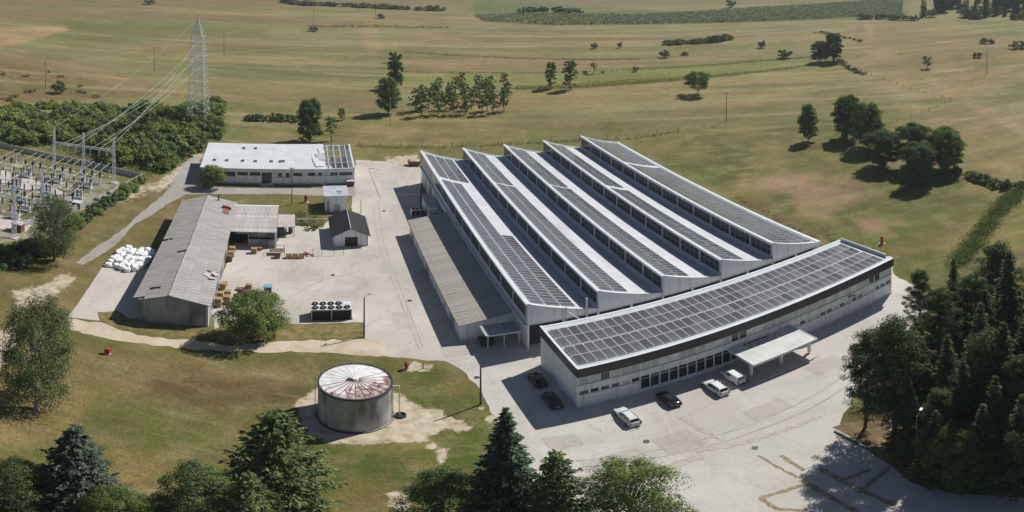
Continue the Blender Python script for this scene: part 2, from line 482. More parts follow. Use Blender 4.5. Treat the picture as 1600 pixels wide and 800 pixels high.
def ground_material():
    m = bpy.data.materials.new('meadow'); m.use_nodes = True
    n, l = m.node_tree.nodes, m.node_tree.links
    b = n['Principled BSDF']; b.inputs['Roughness'].default_value = .95; b.inputs['Specular IOR Level'].default_value = .15
    tc = n.new('ShaderNodeTexCoord')
    at_ = n.new('ShaderNodeAttribute'); at_.attribute_name = 'field'
    ab = n.new('ShaderNodeAttribute'); ab.attribute_name = 'bare'
    def noise(scale, detail, stretch=(1, 1, 1), rough=.6, rot=0):
        mp = n.new('ShaderNodeMapping'); mp.inputs['Scale'].default_value = stretch; mp.inputs['Rotation'].default_value = (0, 0, rot)
        l.new(tc.outputs['Object'], mp.inputs[0])
        z = n.new('ShaderNodeTexNoise'); z.inputs['Scale'].default_value = scale; z.inputs['Detail'].default_value = detail; z.inputs['Roughness'].default_value = rough
        l.new(mp.outputs[0], z.inputs['Vector'])
        return z.outputs[0]
    def rng_(src, a, b_, c, d):
        r = n.new('ShaderNodeMapRange'); r.inputs[1].default_value, r.inputs[2].default_value, r.inputs[3].default_value, r.inputs[4].default_value = a, b_, c, d
        l.new(src, r.inputs[0]); return r.outputs[0]
    def mix(f, a, b_, mode='MIX'):
        x = n.new('ShaderNodeMix'); x.data_type = 'RGBA'; x.blend_type = mode
        l.new(f, x.inputs[0])
        for s, i in ((a, 6), (b_, 7)):
            if isinstance(s, tuple): x.inputs[i].default_value = s
            else: l.new(s, x.inputs[i])
        return x.outputs[2]
    big = noise(.022, 6, (1, 1.6, 1))
    medium = noise(.16, 8, (1, 1.2, 1), .68)
    fine = noise(1.3, 6, (1, 1, 1), .75)
    strips = noise(.05, 5, (.16, 2.4, 1), .6, .06)
    streak = noise(.35, 6, (.12, 1.2, 1), .7, .04)
    speck = noise(.9, 5, (.6, 1, 1), .8)
    # drift between dry straw and green around the painted field colour
    col = at_.outputs['Color']
    dry = mix(rng_(medium, .46, .70, 0, .55), col, lin(154, 142, 104))
    grn = mix(rng_(big, .44, .62, 0, .35), dry, lin(86, 92, 48))
    brn = mix(rng_(noise(.28, 8, (1, 1, 1), .72), .50, .68, 0, .6), grn, lin(106, 95, 66))
    v = n.new('ShaderNodeVectorMath'); v.operation = 'SCALE'
    stk = mix(rng_(streak, .55, .75, 0, .45), brn, lin(158, 147, 112))
    stk = mix(rng_(noise(.22, 6, (.10, 1.6, 1), .65, .03), .54, .72, 0, .5), stk, lin(92, 90, 56))
    stk = mix(rng_(speck, .56, .74, 0, .5), stk, lin(86, 84, 50))
    l.new(stk, v.inputs[0]); l.new(rng_(strips, .35, .65, .90, 1.10), v.inputs['Scale'])
    v2 = n.new('ShaderNodeVectorMath'); v2.operation = 'SCALE'
    l.new(v.outputs[0], v2.inputs[0]); l.new(rng_(fine, .3, .7, .74, 1.24), v2.inputs['Scale'])
    # bare earth
    add = n.new('ShaderNodeMath'); add.operation = 'ADD'
    l.new(ab.outputs['Fac'], add.inputs[0]); l.new(rng_(noise(.45, 8, (1, 1, 1), .7), .25, .75, -.55, .55), add.inputs[1])
    earth = mix(rng_(noise(.7, 6), .35, .65, 0, 1), lin(198, 187, 167), lin(164, 149, 126))
    ground = mix(rng_(add.outputs[0], .46, .76, 0, 1), v2.outputs[0], earth)
    l.new(ground, b.inputs['Base Color'])
    bp = n.new('ShaderNodeBump'); bp.inputs['Strength'].default_value = .55; bp.inputs['Distance'].default_value = .12
    l.new(fine, bp.inputs['Height']); l.new(bp.outputs[0], b.inputs['Normal'])
    return m

gm = np_mesh('ground', co, q, ground_material())
ca = gm.attributes.new('field', 'FLOAT_COLOR', 'POINT')
ca.data.foreach_set('color', np.concatenate([base.reshape(-1, 3), np.ones((nv, 1))], 1).astype(np.float32).ravel())
fa = gm.attributes.new('bare', 'FLOAT', 'POINT')
fa.data.foreach_set('value', bare.astype(np.float32).ravel())
tag(link('ground', gm), 'dry meadows and mown fields around the factory site', None, kind='structure')

# ------------------------------------------------------------------ paved sheets
from mathutils.geometry import tessellate_polygon
def rough_poly(pts, step, amp, seed, closed=True):
    """subdivide a ground outline and make it uneven"""
    r = random.Random(seed)
    out = []
    n = len(pts)
    for i in range(n):
        a, b = pts[i], pts[(i + 1) % n]
        L_ = math.hypot(b[0] - a[0], b[1] - a[1])
        k = max(1, int(L_ / step))
        for j in range(k):
            t = j / k
            e = amp if j else amp * .3
            out.append((a[0] + (b[0] - a[0]) * t + r.uniform(-e, e), a[1] + (b[1] - a[1]) * t + r.uniform(-e, e)))
    return out

def sheet(name, pts, z, m, label, thick=None, amp=.15, step=1.2, seed=1, kind='structure'):
    P = rough_poly(pts, step, amp, seed) if amp else pts
    me = bpy.data.meshes.new(name)
    vs = [Vector((x, y, 0)) for x, y in P]
    tris = tessellate_polygon([vs])
    fs = []
    for a, b, c in tris:
        n_ = (vs[b] - vs[a]).cross(vs[c] - vs[a]).z
        fs.append((a, b, c) if n_ > 0 else (a, c, b))
    me.from_pydata([(x, y, z) for x, y in P], [], fs)
    me.materials.append(m)
    me.update()
    o = link(name, me)
    return tag(o, label, kind=kind)

def paving(name, c1, c2, c3, crack=.35, scale=.05):
    """old concrete or asphalt: large tone drift, worn patches, cracks, joints"""
    m = bpy.data.materials.new(name); m.use_nodes = True
    n, l = m.node_tree.nodes, m.node_tree.links
    b = n['Principled BSDF']; b.inputs['Roughness'].default_value = .93; b.inputs['Specular IOR Level'].default_value = .2
    tc = n.new('ShaderNodeTexCoord')
    def noise(s, d, r=.6, st=(1, 1, 1)):
        mp = n.new('ShaderNodeMapping'); mp.inputs['Scale'].default_value = st; mp.inputs['Rotation'].default_value = (0, 0, -TH)
        l.new(tc.outputs['Object'], mp.inputs[0])
        z = n.new('ShaderNodeTexNoise'); z.inputs['Scale'].default_value = s; z.inputs['Detail'].default_value = d; z.inputs['Roughness'].default_value = r
        l.new(mp.outputs[0], z.inputs['Vector']); return z.outputs[0]
    def ramp(s, p0, p1, k0, k1):
        r = n.new('ShaderNodeValToRGB'); e = r.color_ramp.elements
        e[0].position, e[1].position, e[0].color, e[1].color = p0, p1, k0, k1
        l.new(s, r.inputs[0]); return r.outputs[0]
    def mix(f, a, b_):
        x = n.new('ShaderNodeMix'); x.data_type = 'RGBA'
        l.new(f, x.inputs[0])
        for s, i in ((a, 6), (b_, 7)):
            if isinstance(s, tuple): x.inputs[i].default_value = s
            else: l.new(s, x.inputs[i])
        return x.outputs[2]
    W_, K = (1, 1, 1, 1), (0, 0, 0, 1)
    a = ramp(noise(scale, 6, .65), .36, .64, c1, c2)
    a = mix(ramp(noise(.18, 7, .7, (1, .5, 1)), .54, .76, K, (.75, .75, .75, 1)), a, c3)
    a = mix(ramp(noise(.42, 8, .78), .58, .70, K, (.55, .55, .55, 1)), a, tuple(x * .78 for x in c3[:3]) + (1,))
    a = mix(ramp(noise(.09, 5, .6, (.25, 2.2, 1)), .55, .72, K, (.5, .5, .5, 1)), a, tuple(x * .86 for x in c1[:3]) + (1,))
    a = mix(ramp(noise(.11, 5, .6, (2.6, .2, 1)), .56, .74, K, (.5, .5, .5, 1)), a, tuple(min(1, x * 1.08) for x in c2[:3]) + (1,))
    # wandering cracks
    mp = n.new('ShaderNodeMapping'); l.new(tc.outputs['Object'], mp.inputs[0])
    nz = n.new('ShaderNodeTexNoise'); nz.inputs['Scale'].default_value = .5; nz.inputs['Detail'].default_value = 4; l.new(tc.outputs['Object'], nz.inputs['Vector'])
    av = n.new('ShaderNodeVectorMath'); av.operation = 'ADD'; l.new(tc.outputs['Object'], av.inputs[0])
    sv = n.new('ShaderNodeVectorMath'); sv.operation = 'SCALE'; sv.inputs['Scale'].default_value = 4; l.new(nz.outputs['Color'], sv.inputs[0]); l.new(sv.outputs[0], av.inputs[1])
    vo = n.new('ShaderNodeTexVoronoi'); vo.feature = 'DISTANCE_TO_EDGE'; vo.inputs['Scale'].default_value = .085; l.new(av.outputs[0], vo.inputs['Vector'])
    ck = ramp(vo.outputs['Distance'], .004, .014, (crack, crack, crack, 1), K)
    a = mix(ck, a, tuple(x * .45 for x in c3[:3]) + (1,))
    v2 = n.new('ShaderNodeVectorMath'); v2.operation = 'SCALE'; l.new(a, v2.inputs[0])
    r = n.new('ShaderNodeMapRange'); r.inputs[1].default_value, r.inputs[2].default_value, r.inputs[3].default_value, r.inputs[4].default_value = .3, .7, .90, 1.09
    l.new(noise(2.6, 5, .75), r.inputs[0]); l.new(r.outputs[0], v2.inputs['Scale'])
    l.new(v2.outputs[0], b.inputs['Base Color'])
    return m

M['paving'] = paving('yard_concrete', lin(174, 166, 157), lin(195, 188, 179), lin(154, 143, 130), .14)
M['forecourt'] = paving('forecourt_asphalt', lin(178, 173, 166), lin(194, 190, 183), lin(162, 154, 143), .14)
M['asphalt'] = paving('path_asphalt', lin(150, 145, 140), lin(170, 163, 156), lin(140, 132, 120), .15)
M['dirt'] = paving('dirt_track', lin(184, 168, 144), lin(200, 188, 170), lin(140, 124, 92), .1, .2)
M['slab'] = paving('slab_concrete', lin(186, 176, 166), lin(196, 188, 180), lin(164, 152, 140), .2)
M['trail'] = mat('worn_trail', lin(166, 156, 142), lin(184, 176, 166), .8, .95, fine=(3, .08))
M['weed'] = mat('weed_strip', lin(122, 110, 84), lin(158, 145, 120), 1.2, .95, fine=(4, .2))
M['grass_strip'] = mat('grass_strip', lin(92, 92, 48), lin(140, 122, 80), .6, .95, .3, fine=(3, .25))
M['soil'] = mat('tree_soil', lin(92, 78, 56), lin(126, 108, 80), .5, .95, .3, fine=(3, .3))

PXP = lambda L_: [at(*p) for p in L_]
sheet('forecourt', PXP([(596, 556), (690, 562), (722, 578), (748, 606), (764, 636), (786, 676), (790, 720), (800, 830), (1180, 860), (1700, 860), (1700, 778), (1500, 772), (1420, 752), (1312, 662), (1340, 606), (1420, 520), (1450, 486), (1430, 446), (1398, 430), (1392, 400), (1250, 420), (820, 470), (700, 500), (600, 530)]), .010, M['forecourt'], 'pale sun-bleached asphalt forecourt in front of the office', amp=.22, seed=3)
sheet('yard', PXP([(335, 514), (356, 505), (455, 506), (567, 504), (572, 532), (600, 556), (712, 566), (730, 560), (700, 470), (655, 330), (660, 258), (640, 262), (600, 252), (556, 250), (552, 290), (549, 332), (512, 345), (505, 356), (446, 351), (433, 378), (366, 380), (330, 470)]), .014, M['paving'], 'pale concrete yard between the old workshop and the hall', amp=.2, seed=5)
sheet('asphalt_path', PXP([(290, 250), (312, 244), (316, 292), (556, 292), (556, 306), (510, 306), (430, 303), (330, 303), (290, 304), (262, 318), (234, 338), (210, 350), (180, 384), (130, 414), (118, 410), (150, 386), (196, 356), (220, 332), (256, 304), (270, 286)]), .018, M['asphalt'], 'grey asphalt path running past the long white building', amp=.22, seed=8)
sheet('dirt_track', PXP([(104, 498), (160, 504), (214, 524), (330, 534), (350, 540), (460, 532), (570, 530), (602, 534), (604, 556), (480, 550), (340, 548), (200, 534), (110, 516)]), .022, M['dirt'], 'pale dirt track along the meadow edge', amp=.35, seed=9)
sheet('slab', [W(-72.6, 34.5), W(-61, 34.5), W(-61, 11.6), W(-72.3, 10.6)], .026, M['slab'], 'concrete slab beside the old workshop', amp=.08, seed=2)
sheet('grass_strip', PXP([(455, 508), (566, 506), (567, 526), (500, 529), (420, 532), (350, 534), (334, 524), (360, 512)]), .032, M['grass_strip'], 'strip of dry grass in front of the chiller', amp=.3, seed=4)
sheet('grass_verge', PXP([(152, 488), (184, 486), (200, 497), (260, 506), (330, 516), (332, 528), (260, 524), (190, 512), (156, 502)]), .034, M['grass_strip'], 'strip of dry grass along the gable of the workshop', amp=.3, seed=6)
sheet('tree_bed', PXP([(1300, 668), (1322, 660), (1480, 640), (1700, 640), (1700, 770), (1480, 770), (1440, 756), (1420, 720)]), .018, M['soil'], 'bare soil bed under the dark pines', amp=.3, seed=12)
# weeds growing in the joints of the forecourt
JOINTS = [((1188, 778), (1262, 756), .55), ((1188, 778), (1216, 796), .6), ((1216, 796), (1262, 798), .5), ((1220, 712), (1256, 735), .5), ((1184, 712), (1246, 746), .35),
          ((1252, 750), (1340, 800), .7), ((1280, 732), (1400, 790), .7), ((1310, 752), (1360, 734), .5), ((1340, 770), (1390, 730), .5), ((1090, 704), (1170, 690), .9), ((1170, 690), (1284, 650), .8), ((1030, 736), (1090, 714), 1.3), ((1064, 652), (1128, 688), .6)]
for i, (a, b, wd) in enumerate(JOINTS):
    a, b = at(*a), at(*b)
    dx, dy = b[0] - a[0], b[1] - a[1]
    L_ = math.hypot(dx, dy); nx, ny = -dy / L_ * wd / 2, dx / L_ * wd / 2
    tag(sheet('weed_joint', [(a[0] + nx, a[1] + ny), (b[0] + nx, b[1] + ny), (b[0] - nx, b[1] - ny), (a[0] - nx, a[1] - ny)], .024 + .0015 * i, M['weed'] if i < 9 else M['trail'], 'dry weeds in a crack of the forecourt', amp=.12 if i < 9 else .3, step=.5, seed=30 + i), kind='structure')
# repaired patches and tyre marks on the paving
M['patch'] = paving('repair_patch', lin(168, 162, 154), lin(182, 177, 170), lin(150, 142, 132), .1)
PATCH = [((690, 400), (8, 3)), ((615, 420), (5, 4)), ((470, 430), (9, 5)), ((540, 460), (5, 3)), ((1060, 690), (5, 4)), ((960, 720), (7, 3)), ((1200, 640), (6, 3)), ((880, 690), (4, 3)), ((720, 545), (6, 4)), ((630, 500), (3, 6)), ((1290, 570), (6, 3)), ((610, 290), (5, 8))]
for i, (p, (w_, h_)) in enumerate(PATCH):
    lx, ly = toL(*at(*p))
    sheet('repair_patch', [W(lx - w_ / 2, ly - h_ / 2), W(lx + w_ / 2, ly - h_ / 2), W(lx + w_ / 2, ly + h_ / 2), W(lx - w_ / 2, ly + h_ / 2)], .0285 + .0008 * i, M['patch'], 'slightly darker repaired patch of paving', amp=.07, step=.6, seed=60 + i)
M['stain'] = mat('tyre_stain', lin(156, 151, 144), lin(182, 178, 172), .6, .95, fine=(2, .1), contrast=(.3, .7))
TRACK = [[(660, 540), (630, 460), (600, 380), (590, 300)], [(655, 545), (622, 460), (592, 380), (582, 310)], [(900, 720), (1040, 700), (1180, 660), (1300, 600), (1420, 500)], [(905, 730), (1050, 710), (1190, 670), (1310, 612), (1430, 508)], [(430, 480), (500, 440), (580, 420)]]
for i, T in enumerate(TRACK):
    pts = [Vector(at(*p)) for p in T]
    sm = []
    for k in range(len(pts) - 1):
        p0, p1, p2, p3 = pts[max(0, k - 1)], pts[k], pts[k + 1], pts[min(len(pts) - 1, k + 2)]
        for j in range(8):
            t = j / 8
            sm.append(.5 * ((2 * p1) + (p2 - p0) * t + (2 * p0 - 5 * p1 + 4 * p2 - p3) * t * t + (3 * p1 - p0 - 3 * p2 + p3) * t ** 3))
    L1, L2 = [], []
    rr = random.Random(i)
    for a, b in zip(sm[:-1], sm[1:]):
        d = (b - a).normalized(); nn = Vector((-d.y, d.x)) * rr.uniform(.07, .17)
        L1.append((a.x + nn.x, a.y + nn.y)); L2.append((a.x - nn.x, a.y - nn.y))
    sheet('tyre_track', L1 + L2[::-1], .0395 + .0008 * i, M['stain'], 'faint tyre track across the paving', amp=0)
# a few drain covers
dm = MB().lathe([(.42, .0), (.42, .05), (.36, .055), (.01, .05)], 16).mesh('drain_cover', M['steel_dark'])
for i, p in enumerate(((640, 470), (745, 590), (1010, 690), (520, 430), (1180, 700), (600, 330))):
    x, y = at(*p); tag(link('drain_cover', dm, None, (x, y, .0)), 'round iron drain cover set in the paving', 'drain cover', 'drain covers')
# faded painted hatching by the office corner
for k in range(6):
    a = at(917 + k * 4.2, 658 + k * 1.9); b = at(922 + k * 4.2, 668 + k * 1.9)
    tag(sheet('painted_marking', [(a[0], a[1]), (a[0] + .14, a[1]), (b[0] + .14, b[1]), (b[0], b[1])], .05, mat('faded_paint', (.62, .61, .58), (.5, .49, .46), 3, .9), 'faded white painted stripe on the forecourt', amp=0), kind='structure')
# kerb of the traffic island in the yard
mb = MB()
for a, b in (((577, 264), (594, 308)), ((577, 263), (592, 265))):
    a, b = at(*a), at(*b)
    mb.bar((a[0], a[1], .07), (b[0], b[1], .07), .3, .15)
tag(mb.build('kerb', M['concrete']), kind='structure')
a, b = at(1304, 674), at(1356, 702)
tag(MB().bar((a[0], a[1], .1), (b[0], b[1], .1), .25, .3).build('kerb', M['steel_dark']), kind='structure')
# ================================================================== BUILDINGS (site grid coordinates)
def site(name, label, cat, lx, ly, group=None):
    e = thing(name, label, cat, W(lx, ly), TH, group)
    return e, (lx, ly, 0)

def solar_glass(name, c1, c2):
    m = mat(name, c1, c2, .35, .24, spec=.5)
    n, l = m.node_tree.nodes, m.node_tree.links
    b = n['Principled BSDF']; src = b.inputs['Base Color'].links[0].from_socket
    oi = n.new('ShaderNodeObjectInfo'); geo = n.new('ShaderNodeNewGeometry')
    ad = n.new('ShaderNodeMath'); ad.operation = 'ADD'; l.new(oi.outputs['Random'], ad.inputs[0]); l.new(geo.outputs['Random Per Island'], ad.inputs[1])
    mr = n.new('ShaderNodeMapRange'); mr.inputs[2].default_value = 2.0; mr.inputs[3].default_value, mr.inputs[4].default_value = .68, 1.34; l.new(ad.outputs[0], mr.inputs[0])
    v = n.new('ShaderNodeVectorMath'); v.operation = 'SCALE'; l.new(src, v.inputs[0]); l.new(mr.outputs[0], v.inputs['Scale']); l.new(v.outputs[0], b.inputs['Base Color'])
    m2 = n.new('ShaderNodeMapRange'); m2.inputs[3].default_value, m2.inputs[4].default_value = .16, .34; l.new(oi.outputs['Random'], m2.inputs[0]); l.new(m2.outputs[0], b.inputs['Roughness'])
    return m
M['pv'] = solar_glass('solar_glass', (.062, .064, .074), (.092, .094, .104))
M['pv2'] = solar_glass('solar_glass_office', (.078, .077, .09), (.108, .106, .118))
M['pv_frame'] = mat('module_frame', (.56, .57, .59), (.66, .67, .69), 2, .4)

def module_mesh(name, wx, wy, glass, split=1, splity=1):
    """framed module lying in x/y, centred, top at z = 0.05"""
    mb = MB().box(-wx / 2, wx / 2, -wy / 2, wy / 2, 0, .045, 1)
    e = .045
    for i in range(split):
        for j in range(splity):
            x0 = -wx / 2 + e + i * (wx - e) / split; x1 = -wx / 2 + (i + 1) * (wx - e) / split
            y0 = -wy / 2 + e + j * (wy - e) / splity; y1 = -wy / 2 + (j + 1) * (wy - e) / splity
            mb.add([(x0, y0, .05), (x1, y0, .05), (x1, y1, .05), (x0, y1, .05)], [(0, 1, 2, 3)], 0)
    return mb.mesh(name, [glass, M['pv_frame']])

def join_copies(name, me, mats, parent, glass):
    """many placed copies of one mesh as a single part: mats = list of 4x4"""
    nv = len(me.vertices)
    co = np.empty(nv * 3, np.float32); me.vertices.foreach_get('co', co); co = co.reshape(-1, 3)
    V, F, K = [], [], []
    fs = [tuple(p.vertices) for p in me.polygons]; mi = [p.material_index for p in me.polygons]
    for k, T in enumerate(mats):
        R = np.array(T)
        V.append(co @ R[:3, :3].T + R[:3, 3])
        F += [tuple(i + k * nv for i in f) for f in fs]; K += mi
    m2 = bpy.data.meshes.new(name)
    m2.from_pydata(np.concatenate(V).tolist(), [], F)
    for m in glass: m2.materials.append(m)
    m2.polygons.foreach_set('material_index', K)
    m2.update()
    o = link(name, m2, parent)
    o['kind'] = 'stuff'
    return o

# ------------------------------------------------------------------ factory hall with saw-tooth roof
BAY, LEN, NB = 12.0, 86.8, 5
def zr(t):
    s = 1 - t / BAY
    return 6.05 + 3.8 * (.66 * s + .34 * s * s)
hall, ho = site('factory_hall', 'large factory hall with white saw-tooth roof of five bays carrying rows of solar panels', 'factory', 0, 0)
TS = [BAY * k / 8 for k in range(9)]
for i in range(NB):
    x0 = i * BAY
    prof = [(x0 + t, zr(t)) for t in TS] + [(x0 + t, zr(t) - .3) for t in TS[::-1]]
    MB().prism(prof, 'y', .02, LEN - .02).build('roof', M['roof_membrane'], hall)
    for y0, y1 in ((-.22, .02), (LEN - .02, LEN + .22)):
        gp = [(x0 + t + (.004 if t == 0 else 0), zr(t) + .06) for t in TS] + [(x0 + BAY - .004, 5.5), (x0 + .004, 5.5)]
        MB().prism(gp, 'y', y0, y1).build('gable', M['white_wall'], hall)
        vt = [(x0 + t, zr(t) + .20) for t in TS] + [(x0 + t, zr(t) + .062) for t in TS[::-1]]
        MB().prism(vt, 'y', y0 - .05, y1 + .05).build('verge_trim', M['white_trim'], hall)
    # ridge cap and saw-tooth window band
    zb = 5.55 if i == 0 else 6.1
    MB().box(x0 - .28, x0 + .30, -.28, LEN + .28, 9.55, 10.02).build('ridge_cap', M['white_trim'], hall)
    MB().box(x0 - .06, x0 + .16, -.2, LEN + .2, zb, 6.75).build('window_sill', M['roof_membrane'], hall)
    if i:
        MB().box(x0 - .55, x0 - .08, -.1, LEN + .1, 6.0, 6.32).build('gutter', M['white_trim'], hall)
NWB = 13
wl = LEN / NWB
wme = MB().box(-.03, .03, .28, wl - .28, 0, 2.78).mesh('window', M['dark_glass'])
glz = MB()
for k in range(1, 4): glz.box(-.05, -.031, .28 + k * (wl - .56) / 4 - .03, .28 + k * (wl - .56) / 4 + .03, 0, 2.78)
glz.box(-.05, -.032, .28, wl - .28, 1.36, 1.42)
gme = glz.mesh('glazing_bar', M['metal_grey'])
mul = MB()
for s in (-.2, .14): mul.box(-.1, .08, s, s + .07, 0, 2.8)
for z in (.4, 1.1, 1.8, 2.4): mul.box(-.08, .04, -.13, .14, z, z + .05)
mme = mul.mesh('mullion', M['white_trim'])
for i in range(NB):
    for k in range(NWB):
        wo = link('window', wme, hall, (i * BAY + .02, k * wl, 6.76))
        link('glazing_bar', gme, wo)
    for k in range(NWB + 1):
        link('mullion', mme, hall, (i * BAY, min(max(k * wl, .25), LEN - .25), 6.755))
# lower walls
mb = MB().box(.0, .25, .1, LEN - .1, 0, 5.2).box(NB * BAY - .25, NB * BAY, .1, LEN - .1, 0, 6.3).box(.25, NB * BAY - .25, LEN - .3, LEN - .05, 0, 5.5)
mb.build('wall', M['white_wall'], hall)
MB().box(-.55, .0, -.2, LEN + .2, 5.2, 5.45).build('ledge', M['white_trim'], hall)
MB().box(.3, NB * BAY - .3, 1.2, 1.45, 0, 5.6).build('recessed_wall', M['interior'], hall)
MB().box(0, NB * BAY, -.3, -.222, 5.42, 5.58).build('band', M['white_trim'], hall)
for k in range(11):
    MB().box(k * 6 - .15 + (.15 if k == 0 else 0) - (.15 if k == 10 else 0), k * 6 + .15 + (.15 if k == 0 else 0) - (.15 if k == 10 else 0), -.15, .15, 0, 5.42).build('column', M['white_wall'], hall)
for y0, wd, hh in ((58, 3.2, 3.4), (72, 4, 4), (79, 3, 3.6), (83.4, 1.2, 2.2)):
    dd = MB().box(-.06, .0, y0, y0 + wd, .02, hh).build('door', M['metal_grey'], hall)
    MB().box(-.09, -.06, y0 + wd * .48, y0 + wd * .52, .02, hh).build('door_seam', M['dark_frame'], dd)
MB().path([(6.3, -.34, 8.0), (6.45, -.36, 7.0), (8.5, -3.3, 5.6), (8.8, -4.1, 5.4)], .13, 8).build('drainpipe', M['galv'], hall)
MB().tube((6.3, -.4, 5.0), (6.3, -.4, 8.0), .09).build('drainpipe', M['galv'], hall)
MB().tube((9.7, -.6, 0), (9.7, -.6, 9.2), .16, .16, 10).build('flue', M['galv'], hall)
for k in range(1, 5):
    MB().tube((k * 12 - .3, -.45, 0), (k * 12 - .3, -.45, 6.2), .1).build('drainpipe', M['galv'], hall)
# eave gutter of the far right side
MB().box(NB * BAY - .02, NB * BAY + .45, -.25, LEN + .25, 5.85, 6.3).build('eave_gutter', M['white_trim'], hall)
# solar modules
mw, ml, pit = 2.50, 1.08, 1.175
pme = module_mesh('solar_panel', mw, ml, M['pv'], 1)
cols = {0: 3, 1: 2, 2: 2, 3: 2, 4: 4}
spots = []
for i in range(NB):
    for c in range(4 if i == 4 else cols[i]):
        for r in range(int((LEN - 1.6) / pit)):
            y = .9 + ml / 2 + r * pit
            gap = {0: 64.5, 1: 58, 2: 52, 3: 46, 4: 60}[i]
            if gap < y < gap + 1.9: continue
            if i == 0 and c == 2 and 33 < y < gap: continue
            t = .75 + mw / 2 + c * (mw + .14)
            if t + mw / 2 > BAY - .1: continue
            za, zb2 = zr(t - mw / 2), zr(t + mw / 2)
            ang = math.atan2(za - zb2, mw)
            spots.append((i * BAY + t, y, (za + zb2) / 2 + .09, ang))
def site_d(s):
    wx, wy = W(s[0], s[1]); return math.hypot(wx, wy)
spots.sort(key=site_d)
for s in spots[:300]:
    o = link('solar_panel', pme, hall, s[:3]); o.rotation_euler = (random.Random(int(s[0]*7+s[1]*13)).uniform(-.004,.004), s[3], 0)
join_copies('solar_panels_beyond', pme, [Matrix.Translation(s[:3]) @ Matrix.Rotation(s[3], 4, 'Y') for s in spots[300:]], hall, [M['pv'], M['pv_frame']])

# ------------------------------------------------------------------ office block
off_, oo = site('office_building', 'long two-storey white office block with dark fascia and solar panels on its flat roof', 'office', 0, -18.4)
OX0, OX1, OY0, OY1 = .2, 60.8, -18.4, -5.3
def ob(mb, name, m, parent=off_): return mb.build(name, m, parent, oo)
NP = 40
px_ = (OX1 - OX0 - .5) / NP            # 1.5 m window module
gx_ = lambda k: OX0 + .25 + k * px_
tall = [k for k in range(6, 16)]
low = [k for k in range(0, 6)] + [k for k in range(24, 40)]
entr = [k for k in range(16, 24)]
mb = MB()
T0, T1 = OY0, OY0 + .28                # front wall thickness
def wallx(k0, k1, z0, z1): mb.box(gx_(k0), gx_(k1), T0, T1, z0, z1)
mb.box(OX0, gx_(0), T0, T1, 0, 6.6).box(gx_(NP), OX1, T0, T1, 0, 6.6)
mb.box(gx_(0), gx_(NP), T0, T1, 6.28, 6.6)
mb.box(gx_(0), gx_(NP), T0, T1, 3.46, 4.78)
wallx(0, 6, 0, 2.66); wallx(24, 40, 0, 2.66); wallx(6, 16, 0, .68)
for k in range(NP + 1):
    wd = .13 if k % 2 == 0 else .05
    if 0 < k < NP: mb.box(gx_(k) - wd / 2, gx_(k) + wd / 2, T0, T1, 4.78, 6.28)
    if k in (0, NP): continue
    if 1 <= k <= 5 or 25 <= k <= 39: mb.box(gx_(k) - .12, gx_(k) + .12, T0, T1, 2.66, 3.46)
    if 7 <= k <= 16: mb.box(gx_(k) - wd / 2, gx_(k) + wd / 2, T0, T1, .68, 3.46)
mb.box(gx_(6) - .06, gx_(6) + .06, T0, T1, .68, 3.46)
mb.box(gx_(24) - .3, gx_(24), T0, T1, 0, 3.46)
ob(mb, 'front_wall', M['white_wall'])
mb = MB().box(OX0, OX0 + .28, T1, OY1, 0, 6.6).box(OX1 - .28, OX1, T1, OY1, 0, 6.6).box(OX0 + .28, OX1 - .28, OY1 - .28, OY1, 0, 6.6)
ob(mb, 'wall', M['white_wall'])
ob(MB().box(OX0 - .02, OX1 + .02, T0 - .05, T0, 4.66, 4.78), 'sill_band', M['metal_grey'])
ob(MB().box(OX0 + .2, gx_(6), T0 - .05, T0, 2.56, 2.66), 'sill_band', M['metal_grey'])
ob(MB().box(gx_(24), OX1 - .2, T0 - .05, T0, 2.56, 2.66), 'sill_band', M['metal_grey'])
ob(MB().box(OX0 - .12, OX1 + .12, OY0 - .42, OY0 - .06, 6.62, 8.36), 'fascia', M['fascia'])
ob(MB().box(OX0 - .16, OX0 + .1, OY0 - .06, OY1 + .2, 6.62, 8.36), 'fascia', M['fascia'])
ob(MB().box(OX0 + .1, OX1 + .06, OY0 - .06, OY1 + .1, 7.9, 8.2), 'roof', M['roof_membrane'])
ob(MB().box(OX0 + .1, OX1 - .1, OY0 - .06, OY1, 6.62, 7.9), 'roof_edge', M['white_wall'])
ob(MB().box(OX0 - .1, OX1 + .1, OY0 - .40, OY0 - .0, 8.365, 8.42), 'roof_trim', M['white_trim'])
ob(MB().box(OX0 - .14, OX0 + .25, OY0 + .0, OY1 + .1, 8.365, 8.42), 'roof_trim', M['white_trim'])
ob(MB().box(OX0 + .25, OX1 + .05, OY1 - .3, OY1 + .12, 8.205, 8.27), 'roof_trim', M['white_trim'])
ob(MB().box(OX1 - .25, OX1 - .1, OY0 + 1.2, OY1 - .4, 8.2, 8.95), 'end_upstand', M['galv'])
